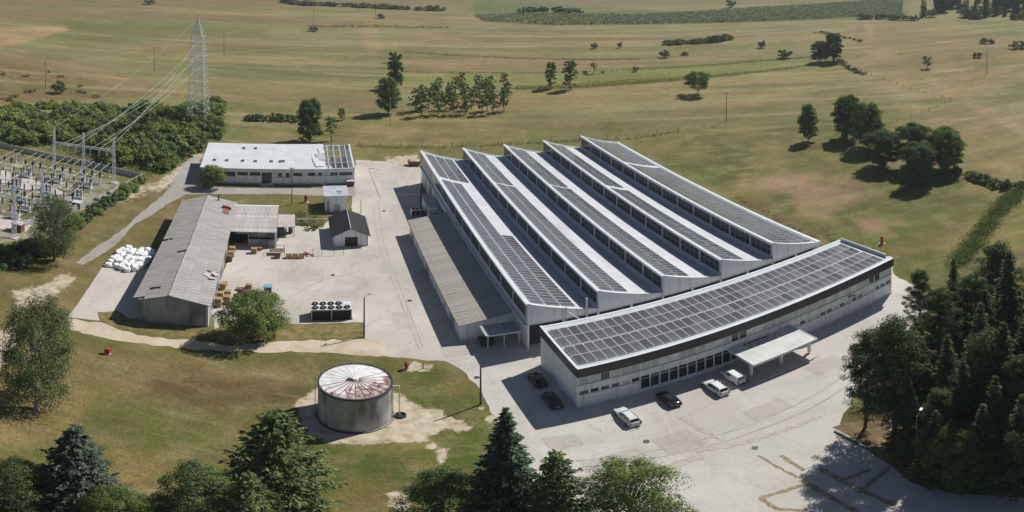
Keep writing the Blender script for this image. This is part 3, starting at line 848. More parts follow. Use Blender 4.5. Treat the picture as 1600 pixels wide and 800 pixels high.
# windows: frame with a pane behind it
def win_mesh(wd, hh, transom=None, fr=.055):
    mb = MB().box(0, wd, 0, .07, 0, fr).box(0, wd, 0, .07, hh - fr, hh).box(0, fr, 0, .07, fr, hh - fr).box(wd - fr, wd, 0, .07, fr, hh - fr)
    if transom: mb.box(fr, wd - fr, 0, .07, transom - .03, transom + .03)
    return mb.mesh('window', M['frame_white'])
def pane_mesh(wd, hh, m): return MB().box(.05, wd - .05, .03, .05, .05, hh - .05).mesh('pane', m)
wU, wL, wT = win_mesh(px_ - .1, 1.48), win_mesh(px_ - .26, .78), win_mesh(px_ - .1, 2.76, 2.1)
pU = [pane_mesh(px_ - .1, 1.48, M[k]) for k in ('curtain_glass', 'pale_glass', 'dark_glass')]
pL = [pane_mesh(px_ - .26, .78, M[k]) for k in ('dark_glass', 'curtain_glass')]
pT = [pane_mesh(px_ - .1, 2.76, M[k]) for k in ('dark_glass', 'curtain_glass')]
R = random.Random(11)
for k in range(NP):
    wo = link('window', wU, off_, (gx_(k) + .05 - oo[0], T0 + .03 - oo[1], 4.79))
    link('pane', pU[R.choices((0, 1, 2), (6, 3, .8))[0]], wo)
for k in low:
    wo = link('window', wL, off_, (gx_(k) + .13 - oo[0], T0 + .04 - oo[1], 2.67))
    link('pane', pL[0 if R.random() < .6 else 1], wo)
for k in tall:
    wo = link('window', wT, off_, (gx_(k) + .05 - oo[0], T0 + .05 - oo[1], .69))
    link('pane', pT[0], wo)
# entrance glazing under the canopy
for k in entr:
    if k in (19, 20):
        d = ob(MB().box(gx_(k) + .02, gx_(k + 1) - .02, T0 + .1, T0 + .16, .3, 2.6), 'door', M['dark_glass'])
        ob(MB().box(gx_(k) + (1.2 if k == 19 else .2), gx_(k) + (1.26 if k == 19 else .26), T0 + .04, T0 + .1, 1.1, 1.6), 'door_handle', M['galv'], d)
        ob(MB().box(gx_(k) + .02, gx_(k + 1) - .02, T0 + .1, T0 + .16, 2.66, 3.42), 'transom_light', M['dark_glass'])
    else:
        wo = link('window', wT, off_, (gx_(k) + .05 - oo[0], T0 + .05 - oo[1], .69))
        link('pane', pT[0], wo)
        ob(MB().box(gx_(k), gx_(k + 1), T0, T1, .3, .68), 'plinth', M['white_wall'])
# solar modules of the office: four rows
ome = module_mesh('solar_panel', 1.36, 2.46, M['pv2'], 1, 1)
NO = 41
for r, yc in enumerate((-16.35, -13.78, -10.85, -8.28)):
    for c in range(NO):
        if r == 1 and c == NO - 1 or r == 0 and c == NO - 1: pass
        o = link('solar_panel', ome, off_, (.75 + .68 + c * 1.432 - oo[0], yc - oo[1], 8.33 + (.05 if r % 2 else 0)))
        o.rotation_euler = (math.radians(2.2 if r % 2 == 0 else 2.2) + R.uniform(-.004, .004), R.uniform(-.004, .004), 0)
for yc in (-17.4, -14.9, -12.25, -9.4, -6.9):
    ob(MB().box(.6, .75 + NO * 1.432, yc - .05, yc + .05, 8.21, 8.29), 'mounting_rail', M['galv'])
# entrance canopy, posts, platform and steps
can = ob(MB().box(23.9, 36.0, -24.4, -20.3, 3.3, 3.58).box(23.9, 26.6, -20.3, -18.46, 3.3, 3.58).box(33.2, 36.0, -20.3, -18.46, 3.3, 3.58), 'canopy', M['canopy'])
c2 = MB()
for yy in (-20.0, -19.5, -19.0): c2.box(26.62, 33.18, yy - .06, yy + .06, 3.36, 3.5)
for xx in (28.2, 29.8, 31.4): c2.box(xx - .05, xx + .05, -20.28, -18.46, 3.3, 3.355)
c2.build('pergola_beam', M['white_trim'], can, oo)
rim = MB().box(23.82, 36.08, -24.5, -24.402, 3.2, 3.66).box(23.8, 23.898, -24.4, -18.5, 3.2, 3.66).box(36.002, 36.1, -24.4, -18.5, 3.2, 3.66)
rim.build('canopy_rim', M['white_trim'], can, oo)
for x in (24.3, 29.9, 35.5):
    MB().box(x - .2, x + .2, -23.5, -23.1, .3, 3.3).build('post', M['white_wall'], can, oo)
pl = ob(MB().box(23.4, 34.6, -25.2, -18.45, 0, .3), 'platform', M['slab'])
for k, z in enumerate((.2, .1)):
    MB().box(34.6 + k * .5, 35.1 + k * .5, -25.0, -19.5, 0, z).build('step', M['slab'], pl, oo)
MB().box(25.2, 29.4, -21.6, -21.1, .6, .78).build('bench_wall', M['canopy'], pl, oo)
# cable brackets at the end of the facade
ob(MB().box(49.2, 50.1, OY0 - .35, OY0 - .06, 4.0, 4.35).box(50.4, 51.0, OY0 - .3, OY0 - .06, 3.7, 4.0), 'wall_unit', M['metal_grey'])

# ------------------------------------------------------------------ corrugated sheets
def sheet_mat(name, c1, c2, moss, per, axis_):
    m = mat(name, c1, c2, .22, .9, 0, fine=(1.6, .16), stain=(moss, .35, (1, 1, 1), (.56, .74)))
    n, l = m.node_tree.nodes, m.node_tree.links
    tc = n.new('ShaderNodeTexCoord'); wv = n.new('ShaderNodeTexWave')
    wv.bands_direction = axis_; wv.inputs['Scale'].default_value = per; wv.inputs['Distortion'].default_value = 0
    l.new(tc.outputs['Object'], wv.inputs['Vector'])
    bp = n.new('ShaderNodeBump'); bp.inputs['Strength'].default_value = .45; bp.inputs['Distance'].default_value = .04
    l.new(wv.outputs['Fac'], bp.inputs['Height']); l.new(bp.outputs[0], n['Principled BSDF'].inputs['Normal'])
    # each sheet weathers differently
    oi = n.new('ShaderNodeObjectInfo'); mr = n.new('ShaderNodeMapRange'); mr.inputs[3].default_value, mr.inputs[4].default_value = .90, 1.08
    l.new(oi.outputs['Random'], mr.inputs[0])
    src = n['Principled BSDF'].inputs['Base Color'].links[0].from_socket
    v = n.new('ShaderNodeVectorMath'); v.operation = 'SCALE'; l.new(src, v.inputs[0]); l.new(mr.outputs[0], v.inputs['Scale']); l.new(v.outputs[0], n['Principled BSDF'].inputs['Base Color'])
    return m
M['sheet_annex'] = sheet_mat('annex_sheet', (.29, .265, .23), (.40, .37, .33), (.22, .20, .17), 1.2, 'Y')
M['sheet_old'] = sheet_mat('old_sheet', (.28, .262, .245), (.42, .395, .37), (.17, .16, .15), 1.5, 'Y')
M['sheet_wing'] = sheet_mat('wing_sheet', (.42, .385, .36), (.52, .485, .46), (.20, .18, .17), 1.5, 'X')

def sheeted_slope(parent, off, x0, z0, x1, z1, y0, y1, n, m, rows=2, seed=0, th=.06, skip=()):
    """slope from (x0, z0) down to (x1, z1) laid with separate overlapping sheets; n sheets along y"""
    r = random.Random(seed)
    wy = (y1 - y0) / n
    Lh = math.hypot(x1 - x0, z1 - z0); ang = -math.atan2(z1 - z0, x1 - x0)
    seg = Lh / rows
    me = MB().box(-seg / 2 - .06, seg / 2 + .06, -wy / 2 - .03, wy / 2 + .03, 0, th).mesh('roof_sheet', m)
    for k in range(n):
        for j in range(rows):
            if (k, j) in skip: continue
            t = (j + .5) / rows
            o = link('roof_sheet', me, parent, (x0 + (x1 - x0) * t - off[0], y0 + (k + .5) * wy - off[1], z0 + (z1 - z0) * t + .012 * ((k + j) % 2) + .02 * (rows - j) + r.uniform(0, .02)))
            o.rotation_euler = (r.uniform(-.008, .008), ang + r.uniform(-.006, .006), 0)

# ------------------------------------------------------------------ long annex shed
anx, ao = site('annex_shed', 'long low shed with faded brown corrugated roof leaning on the hall', 'shed', -9, 5.6)
mb = MB().box(-9, -8.75, 5.85, 53, 0, 3.5)
mb.prism([(-9, 0), (-.02, 0), (-.02, 4.98), (-9, 3.5)], 'y', 5.6, 5.85).prism([(-9, 0), (-.02, 0), (-.02, 4.98), (-9, 3.5)], 'y', 53, 53.25)
mb.build('wall', M['white_wall'], anx, ao)
MB().prism([(-8.9, 3.32), (-.03, 4.8), (-.03, 5.0), (-8.9, 3.52)], 'y', 5.86, 52.99).build('roof_deck', M['wood_dark'], anx, ao)
sheeted_slope(anx, ao, -.04, 5.12, -9.45, 3.56, 5.3, 53.5, 42, M['sheet_annex'], 2, 5)
MB().box(-9.56, -9.46, 5.3, 53.5, 3.40, 3.62).build('gutter', M['dark_frame'], anx, ao)
for y0, wd in ((10, 3.2), (17, .18), (24.2, .18), (31, 3.0), (37, .18), (44, .18), (48.3, 2.4)):
    MB().box(-9.05, -9.0, y0, y0 + wd, .02, 2.9 if wd > 1 else 3.4).build('door' if wd > 1 else 'downpipe', M['metal_grey'] if wd > 1 else M['dark_frame'], anx, ao)

# ------------------------------------------------------------------ loading canopy beside the annex
cn, co_ = site('loading_canopy', 'small flat loading canopy on posts at the end of the annex shed', 'canopy', -3.2, 3)
MB().box(-6.0, -.35, 1.5, 5.0, 3.05, 3.25).build('roof', M['metal_grey'], cn, co_)
MB().box(-6.12, -6.0, 1.5, 5.0, 2.95, 3.3).box(-6.0, -.35, 1.42, 1.5, 2.98, 3.3).build('rim', M['white_trim'], cn, co_)
for x, y in ((-5.7, 1.8), (-3.1, 1.8), (-.7, 1.8), (-5.7, 4.7)):
    MB().tube((x, y, 0), (x, y, 3.05), .09).build('post', M['white_trim'], cn, co_)
sk, so = site('waste_container', 'dark open waste container under the loading canopy', 'container', -5, 3.2)
MB().hull8([(-6.4, 2.6, .15), (-4.6, 2.6, .15), (-4.6, 4.2, .15), (-6.4, 4.2, .15)], [(-6.7, 2.4, 1.3), (-4.4, 2.4, 1.3), (-4.4, 4.4, 1.3), (-6.7, 4.4, 1.3)]).build('body', M['steel_dark'], sk, so)
for y in (2.7, 3.9): MB().box(-6.3, -4.7, y, y + .2, 0, .15).build('skid', M['black'], sk, so)

# ------------------------------------------------------------------ plant rooms on the left flank
pr, po = site('plant_room', 'flat roofed grey plant room against the hall wall', 'plant room', -1.5, 66)
MB().box(-3, -.56, 61.8, 70, 0, 3.1).build('wall', M['white_wall'], pr, po)
MB().box(-3.2, -.56, 61.6, 70.2, 3.1, 3.3).build('roof', M['metal_grey'], pr, po)
MB().box(-3.03, -3.0, 64, 65.4, .02, 2.2).build('door', M['dark_frame'], pr, po)
pr, po = site('pump_house', 'lower grey pump house between the plant room and the annex shed', 'pump house', -1.8, 58)
MB().box(-3.3, -.56, 55.5, 60.4, 0, 2.5).build('wall', M['white_wall'], pr, po)
MB().box(-3.5, -.56, 55.3, 60.6, 2.5, 2.68).build('roof', M['metal_grey'], pr, po)
MB().box(-2.2, -1.2, 57.5, 58.5, 2.68, 2.9).build('roof_hatch', M['dark_frame'], pr, po)
ac, aco = site('condenser_unit', 'small condenser unit with fans standing in the hall shadow', 'condenser', -5.3, 63.8)
MB().box(-6.8, -3.8, 62.9, 64.7, .25, 1.9).build('casing', M['white_trim'], ac, aco)
for k in range(3):
    MB().lathe([(.42, 1.9), (.42, 2.02), (.36, 2.02), (.36, 1.93), (.05, 1.93)], 14, (-6.3 + k, 63.8)).build('fan', M['black'], ac, aco)
    MB().box(-6.75 + k, -5.85 + k, 62.86, 62.9, .35, 1.8).build('grille', M['black'], ac, aco)
for x in (-6.6, -4.0):
    MB().box(x - .1, x + .1, 63, 64.6, 0, .25).build('foot', M['steel_dark'], ac, aco)

# ------------------------------------------------------------------ long white building, right end unroofed
wb, wo_ = site('white_building', 'long single-storey white building with white metal roof, its end bare to the rafters', 'building', -39, 88.4)
WX0, WX1, WY0, WY1 = -60.2, -18.3, 88.4, 106.4
zt = lambda y: 5.15 + (y - WY0) / (WY1 - WY0) * 1.35
wins = [(-59.2, -56.2, 2.3, 3.85), (-54.7, -51.0, 2.3, 3.85), (-50.5, -47.6, 2.75, 3.85), (-47.1, -44.2, 2.75, 3.85), (-40.3, -36.1, 2.2, 3.7), (-35.1, -31.6, 2.75, 3.8), (-31.1, -27.2, 2.75, 3.8), (-26.9, -23.0, 2.75, 3.8), (-22.6, -18.9, 2.75, 3.8)]
mb = MB()
xs = WX0
edges = sorted(wins + [(-43.8, -41.0, .05, 3.8)])
mb.box(WX0, WX1, WY0, WY0 + .3, 3.85, 5.0)
for (a, b, z0, z1) in edges:
    mb.box(xs, a, WY0, WY0 + .3, 0, 3.85)
    if z0 > .1: mb.box(a, b, WY0, WY0 + .3, 0, z0)
    if z1 < 3.85: mb.box(a, b, WY0, WY0 + .3, z1, 3.85)
    xs = b
mb.box(xs, WX1, WY0, WY0 + .3, 0, 3.85)
for x0, x1 in ((WX0, WX0 + .3), (WX1 - .3, WX1)):
    mb.prism([(WY0 + .3, 0), (WY1, 0), (WY1, zt(WY1) - .15), (WY0 + .3, zt(WY0 + .3) - .15)], 'x', x0, x1)
for a, b in ((WX0 + .3, -27.5), (-24, -23.2), (-20.5, WX1 - .3)): mb.box(a, b, WY1 - .3, WY1, 0, 6.2)
mb.box(-27.5, WX1 - .3, WY1 - .3, WY1, 5.0, 6.2).box(-27.5, WX1 - .3, WY1 - .3, WY1, 0, 2.4)
mb.build('wall', M['white_wall'], wb, wo_)
MB().box(WX0 - .02, WX1 + .02, WY0 - .06, WY0, 0, .45).build('plinth', M['metal_grey'], wb, wo_)
MB().box(WX0 + .3, WX1 - .3, WY0 + .3, WY1 - .3, .02, .06).build('floor', M['concrete'], wb, wo_)
MB().box(-27.3, -27.1, WY0 + .3, WY1 - .3, .06, 5.1).build('partition', M['white_wall'], wb, wo_)
for (a, b, z0, z1) in wins:
    f = MB().box(a, b, WY0 + .12, WY0 + .18, z0, z0 + .08).box(a, b, WY0 + .12, WY0 + .18, z1 - .08, z1)
    nn = max(2, round((b - a) / 1.1))
    for k in range(nn + 1): f.box(a + (b - a - .08) * k / nn, a + (b - a - .08) * k / nn + .08, WY0 + .12, WY0 + .18, z0 + .08, z1 - .08)
    fo = f.build('window', M['dark_frame'], wb, wo_)
    for k in range(nn):
        MB().box(a + (b - a) * k / nn + .06, a + (b - a) * (k + 1) / nn - .04, WY0 + .19, WY0 + .21, z0 + .05, z1 - .05).build('pane', M['dark_glass'] if R.random() < .85 else M['pale_glass'], fo, wo_)
MB().box(-43.8, -41.0, WY0 + .2, WY0 + .26, .05, 3.8).build('entrance_door', M['dark_glass'], wb, wo_)
MB().box(-44.4, -40.6, WY0 - 1.3, WY0 - .06, 0, .2).build('door_step', M['concrete'], wb, wo_)
RX1 = -26.2
rp_ = [(WY0 - .55, zt(WY0 - .55)), (WY1 + .5, zt(WY1 + .5)), (WY1 + .5, zt(WY1 + .5) - .18), (WY0 - .55, zt(WY0 - .55) - .18)]
M['white_sheet'] = mat('white_roof_sheet', (.58, .60, .615), (.66, .68, .69), .3, .5, fine=(2, .02), stain=((.5, .5, .5), .3, (1, .3, 1), (.55, .8)))
rf = MB().prism(rp_, 'x', WX0 - .6, RX1).build('roof', M['white_sheet'], wb, wo_)
seam = MB()
for k in range(1, 34):
    x = WX0 - .6 + k
    seam.prism([(WY0 - .54, zt(WY0 - .54) + .001), (WY0 - .54, zt(WY0 - .54) + .035), (WY1 + .5, zt(WY1 + .5) + .035), (WY1 + .5, zt(WY1 + .5) + .001)], 'x', x - .02, x + .02)
seam.build('standing_seam', M['white_sheet'], rf, wo_)
# a few loose sheets peeled back at the torn edge
for k, (x, y, w1, l1, a1, b1) in enumerate(((-28.2, 92.5, 2.4, 6.5, .03, .16), (-27.4, 96.5, 2.0, 5.2, -.02, .22), (-27.0, 101.0, 1.6, 4.5, .02, .12))):
    o = MB().box(-w1 / 2, w1 / 2, -l1 / 2, l1 / 2, 0, .04).build('loose_sheet', M['galv'] if k == 1 else M['white_sheet'], wb)
    o.location = (x - wo_[0], y - wo_[1], zt(y) + .16); o.rotation_euler = (.07, a1, b1)
sky_me = MB().box(-.5, .5, -.65, .65, 0, .16)
SKY = [(-49.8, 103, 0), (-46.3, 103, 1), (-57.4, 93.3, 0), (-53.9, 93.3, 1), (-49.4, 93.3, 0), (-45.8, 93.2, 1), (-41.3, 93.2, 1), (-38.8, 93.2, 0), (-38.0, 93.4, 0)]
sm = sky_me.mesh('skylight', M['metal_grey'])
sp_ = MB().box(-.38, .38, -.5, .5, .165, .175).mesh('pane', M['dark_glass'])
for (x, y, k) in SKY:
    o = link('skylight', sm, wb, (x - wo_[0], y - wo_[1], zt(y) + .02)); o.rotation_euler = (.075, 0, 0)
    link('pane', sp_, o)
for k, x in enumerate((-25.2, -23.4, -21.6, -19.9)):
    MB().prism([(WY0 + .05, zt(WY0) - .45), (WY1 - .05, zt(WY1) - .45), (WY1 - .05, zt(WY1) - .15), (WY0 + .05, zt(WY0) - .15)], 'x', x - .14, x + .14).build('rafter', M['concrete'], wb, wo_)
for y in (92.4, 97, 101.6):
    MB().box(RX1 + .02, WX1 - .32, y - .09, y + .09, zt(y) - .14, zt(y) + .02).build('purlin', M['white_trim'], wb, wo_)
wm_ = MB().box(WX1 - .35, WX1 + .05, WY0 - .02, WY1, 0, .1)
MB().prism([(WY0 - .04, zt(WY0) - .148), (WY1, zt(WY1) - .148), (WY1, zt(WY1) + .05), (WY0 - .04, zt(WY0) + .05)], 'x', WX1 - .36, WX1 + .08).build('coping', M['white_trim'], wb, wo_)
MB().tube((-35.6, WY0 - .12, .2), (-35.6, WY0 - .12, 5.0), .07).build('downpipe', M['metal_grey'], wb, wo_)
cab, cao = site('rusty_container', 'rust red bin with pale lid at the corner of the white building', 'bin', -19.6, 87.2)
MB().box(-20.5, -18.6, 86.5, 87.9, .1, 1.5).build('body', M['rust_red'], cab, cao)
MB().box(-20.6, -18.5, 86.4, 88.0, 1.5, 1.62).build('lid', M['concrete'], cab, cao)
for x in (-20.4, -18.9): MB().box(x, x + .2, 86.6, 87.8, 0, .1).build('skid', M['black'], cab, cao)

# ------------------------------------------------------------------ old workshop
ow, owo = site('old_workshop', 'long old grey workshop with sagging corrugated gable roof', 'workshop', -55, 12.6)
AX0, AX1, AY0, AY1, AR = -60.6, -48.9, 12.6, 62.5, -55.4
mb = MB()
gp = [(AX0, 0), (AX1, 0), (AX1, 5.0), (AR, 6.55), (AX0, 5.0)]
mb.prism(gp, 'y', AY0, AY0 + .3).prism(gp, 'y', AY1 - .3, AY1)
mb.box(AX0, AX0 + .3, AY0 + .3, AY1 - .3, 0, 5.0).box(AX1 - .3, AX1, AY0 + .3, AY1 - .3, 0, 5.0)
mb.build('wall', M['old_plaster'], ow, owo)
MB().box(AX1 - .35, AX1 + .03, AY0 - .03, AY0 + .6, 0, 4.95).build('corner_pier', M['white_wall'], ow, owo)
MB().prism([(AX0 + .31, 4.95), (AR, 6.40), (AX1 - .31, 4.95), (AX1 - .31, 5.0), (AR, 6.5), (AX0 + .31, 5.0)], 'y', AY0 + .31, AY1 - .31).build('roof_deck', M['wood_dark'], ow, owo)
skipL = {(0, 1), (1, 1)}
sheeted_slope(ow, owo, AR, 6.68, AX0 - 1.0, 4.86, AY0 - .35, AY1 + .3, 46, M['sheet_old'], 3, 21, skip={(0, 2), (3, 1), (17, 0), (24, 2)})
sheeted_slope(ow, owo, AR, 6.68, AX1 + .5, 4.94, AY0 - .35, AY1 + .3, 46, M['sheet_old'], 3, 22, skip={(10, 2), (11, 2)})
MB().tube((AR, AY0 - .4, 6.74), (AR, AY1 + .35, 6.74), .16, .16, 8).build('ridge_tile', M['sheet_old'], ow, owo)
for k, (x, y, z, a) in enumerate(((-49.6, 22.5, 5.4, .5), (-50.4, 23.4, 5.7, -.3), (-49.2, 24.6, 5.25, .9))):
    o = MB().box(-.6, .6, -.7, .7, 0, .05).build('broken_sheet', M['concrete'] if k else M['white_trim'], ow)
    o.location = (x - owo[0], y - owo[1], z); o.rotation_euler = (.25 * (k - 1), .3, a)
for k in range(5):
    MB().box(AX1 + .0, AX1 + .06, 17 + k * 7.2, 19.4 + k * 7.2, 1.2 if k != 2 else .02, 3.2).build('window' if k != 2 else 'door', M['dark_frame'], ow, owo)
# brick fire wall and flue by the wing
MB().prism([(-51.8, 4.9), (-49.2, 4.9), (-49.4, 5.9), (-51.2, 6.5)], 'y', 57.4, 57.9).prism([(-51.0, 5.62), (-49.6, 5.22), (-49.6, 5.45), (-51.0, 5.85)], 'y', 54.5, 57.4).build('fire_wall', M['brick'], ow, owo)
MB().tube((-52.6, 61.3, 5.6), (-52.6, 61.3, 7.6), .18, .18, 10).build('flue', M['steel_dark'], ow, owo)
# wing
wg, wgo = site('workshop_wing', 'low wing with pale corrugated roof and an open bay beside the old workshop', 'shed', -44, 47.8)
gp = [(47.9, 0), (60.6, 0), (60.6, 5.0), (47.9, 4.2)]
mb = MB().prism(gp, 'x', -39.0, -38.7).box(-48.8, -39.0, 60.3, 60.6, 0, 4.95)
mb.box(-44.6, -39.0, 47.9, 48.2, 0, 2.0).box(-44.6, -39.0, 48.9, 49.1, 2.0, 4.2).box(-44.8, -44.6, 47.9, 60.3, 0, 4.1).box(-48.8, -44.8, 54, 54.2, 0, 4.1)
mb.build('wall', M['old_plaster'], wg, wgo)
MB().box(-39.05, -38.62, 47.6, 47.88, 0, 4.2).build('corner_pier', M['white_wall'], wg, wgo)
MB().box(-47.6, -44.9, 50.2, 50.4, 2.3, 4.0).build('partition', M['white_trim'], wg, wgo)
n = 20; wy = (60.9 + 12 * 0 - 47.4) / 1
Lh = 13.6
me_ = MB().box(-.54, .54, -Lh / 4 - .06, Lh / 4 + .06, 0, .06).mesh('roof_sheet', M['sheet_wing'])
for k in range(10):
    for j in range(2):
        y = 47.3 + Lh / 4 + j * Lh / 2
        o = link('roof_sheet', me_, wg, (-48.6 + .5 + k * 1.0 - wgo[0], y - wgo[1], 4.22 + (y - 47.9) * .063 + .02 * j + .012 * (k % 2)))
        o.rotation_euler = (math.atan(.063), R.uniform(-.01, .01), 0)
MB().box(-49.0, -38.4, 60.5, 61.3, 5.0, 5.16).build('parapet', M['white_trim'], wg, wgo)
# open lean-to
lt, lto = site('lean_to', 'small open lean-to with pale sheet roof beside the workshop wing', 'shelter', -36.6, 57)
MB().prism([(53.6, 2.6), (60.2, 3.0), (60.2, 3.1), (53.6, 2.7)], 'x', -38.55, -34.7).build('roof', M['sheet_wing'], lt, lto)
for x, y in ((-38.3, 53.9), (-36.6, 53.9), (-34.9, 53.9), (-38.3, 59.9), (-34.9, 59.9)):
    MB().box(x - .07, x + .07, y - .07, y + .07, 0, 2.6).build('post', M['steel_dark'], lt, lto)
MB().box(-38.3, -36.7, 53.84, 53.9, .2, 2.0).build('side_panel', M['mesh_green'], lt, lto)
MB().box(-38.4, -34.8, 59.97, 60.05, 0, 2.6).build('back_panel', M['steel_dark'], lt, lto)
dr, dro = site('drum_trolley', 'dark trolley parked under the open lean-to', 'trolley', -36, 56)
MB().box(-36.2, -35.2, 55.2, 56.6, .35, 1.3).build('box', M['mesh_green'], dr, dro)
for x in (-36.05, -35.35):
    for y in (55.4, 56.4): MB().tube((x - .05, y, .175), (x + .05, y, .175), .175, .175, 10).build('wheel', M['black'], dr, dro)

# ------------------------------------------------------------------ white cube building
cb, cbo = site('transformer_house', 'small white cube building with flat pale roof behind the garage', 'building', -24.6, 71)
MB().box(-27.3, -21.8, 68.5, 75.2, 0, 4.5).build('wall', M['white_wall'], cb, cbo)
MB().box(-27.6, -21.5, 68.2, 75.5, 4.5, 4.75).build('roof', M['galv'], cb, cbo)
MB().box(-26.9, -26.2, 68.44, 68.5, .1, 3.2).build('ladder_panel', M['metal_grey'], cb, cbo)
MB().box(-25, -23.6, 68.44, 68.5, .05, 2.2).build('door', M['metal_grey'], cb, cbo)

# ------------------------------------------------------------------ garage
gr, gro = site('garage', 'white garage with dark gable roof and brown door', 'garage', -22.8, 48)
GX0, GX1, GY0, GY1, GXR = -26.5, -19.0, 47.9, 58.6, -22.75
mb = MB()
dx0, dx1 = -24.0, -21.2
gz = 2.9
mb.box(GX0, dx0, GY0, GY0 + .25, 0, gz).box(dx1, GX1, GY0, GY0 + .25, 0, gz).box(dx0, dx1, GY0, GY0 + .25, 2.5, gz)
mb.prism([(GX0, gz), (GX1, gz), (GXR, 4.75)], 'y', GY0, GY0 + .25)
mb.prism([(GX0, 0), (GX1, 0), (GX1, gz), (GXR, 4.75), (GX0, gz)], 'y', GY1 - .25, GY1)
mb.box(GX0, GX0 + .25, GY0 + .25, GY1 - .25, 0, gz).box(GX1 - .25, GX1, GY0 + .25, GY1 - .25, 0, gz)
mb.build('wall', M['white_wall'], gr, gro)
for s, xe in ((-1, GX0 - .45), (1, GX1 + .45)):
    xe_z = 2.68
    prof = [(GXR, 4.82), (xe, xe_z), (xe, xe_z + .14), (GXR, 4.97)]
    if s > 0: prof = prof[::-1]
    MB().prism(prof, 'y', GY0 - .45, GY1 + .4).build('roof', M['dark_roof'], gr, gro)
    MB().tube((xe - s * -.06, GY0 - .45, xe_z + .03), (xe - s * -.06, GY1 + .4, xe_z + .03), .07).build('gutter', M['dark_frame'], gr, gro)
MB().tube((GXR, GY0 - .46, 4.98), (GXR, GY1 + .41, 4.98), .1).build('ridge_cap', M['galv'], gr, gro)
dd = MB().box(dx0 + .03, dx1 - .03, GY0 + .1, GY0 + .16, .03, 2.47).build('door', M['brown_door'], gr, gro)
for k in range(1, 5): MB().box(dx0 + .05, dx1 - .05, GY0 + .08, GY0 + .1, .48 * k, .48 * k + .03).build('door_groove', M['black'], dd, gro)
MB().tube((GX1 - .1, GY0 - .1, 0), (GX1 - .1, GY0 - .1, 2.7), .05).build('downpipe', M['dark_frame'], gr, gro)
MB().tube((GX0 + .1, GY0 - .1, 0), (GX0 + .1, GY0 - .1, 2.7), .05).build('downpipe', M['dark_frame'], gr, gro)

# ------------------------------------------------------------------ water tank
tc_ = (-19.45, 82.7)
tk = thing('storage_tank', 'weathered round storage tank with peeling white and rusty roof', 'tank', tc_)
TR, TZ = 4.65, 7.0
M['tank_wall'] = mat('tank_wall', (.36, .365, .35), (.54, .54, .52), .5, .8, .1, fine=(2.5, .14), stretch=(1, 1, .6), stain=((.13, .125, .11), .45, (1.0, 1.0, .22), (.46, .68)))
def tank_roof():
    m = mat('tank_roof', (.60, .585, .57), (.74, .735, .725), .9, .8, fine=(3, .05))
    n, l = m.node_tree.nodes, m.node_tree.links
    b = n['Principled BSDF']; src = b.inputs['Base Color'].links[0].from_socket
    tc = n.new('ShaderNodeTexCoord'); sp = n.new('ShaderNodeSeparateXYZ'); l.new(tc.outputs['Object'], sp.inputs[0])
    def math_(op, a, b_):
        x = n.new('ShaderNodeMath'); x.operation = op
        for s_, k in ((a, 0), (b_, 1)):
            if isinstance(s_, (int, float)): x.inputs[k].default_value = s_
            else: l.new(s_, x.inputs[k])
        return x.outputs[0]
    nz = n.new('ShaderNodeTexNoise'); nz.inputs['Scale'].default_value = .55; nz.inputs['Detail'].default_value = 7; nz.inputs['Roughness'].default_value = .65
    l.new(tc.outputs['Object'], nz.inputs['Vector'])
    g = math_('ADD', math_('ADD', math_('MULTIPLY', sp.outputs[0], .085), math_('MULTIPLY', sp.outputs[1], -.085)), math_('MULTIPLY', math_('SUBTRACT', nz.outputs[0], .5), 1.5))
    rp = n.new('ShaderNodeValToRGB'); rp.color_ramp.elements[0].position, rp.color_ramp.elements[1].position = .16, .22; l.new(g, rp.inputs[0])
    n2 = n.new('ShaderNodeTexNoise'); n2.inputs['Scale'].default_value = 1.4; n2.inputs['Detail'].default_value = 6; l.new(tc.outputs['Object'], n2.inputs['Vector'])
    r2 = n.new('ShaderNodeValToRGB'); e = r2.color_ramp.elements; e[0].position, e[1].position = .38, .66
    e[0].color, e[1].color = (.19, .085, .07, 1), (.50, .45, .42, 1); l.new(n2.outputs[0], r2.inputs[0])
    mx = n.new('ShaderNodeMix'); mx.data_type = 'RGBA'; l.new(rp.outputs[0], mx.inputs[0]); l.new(src, mx.inputs[6]); l.new(r2.outputs[0], mx.inputs[7])
    l.new(mx.outputs[2], b.inputs['Base Color'])
    return m
M['tank_roof_white'] = tank_roof()
NS = 24
zc = lambda r: TZ - .08 + (1 - r / TR) * .42
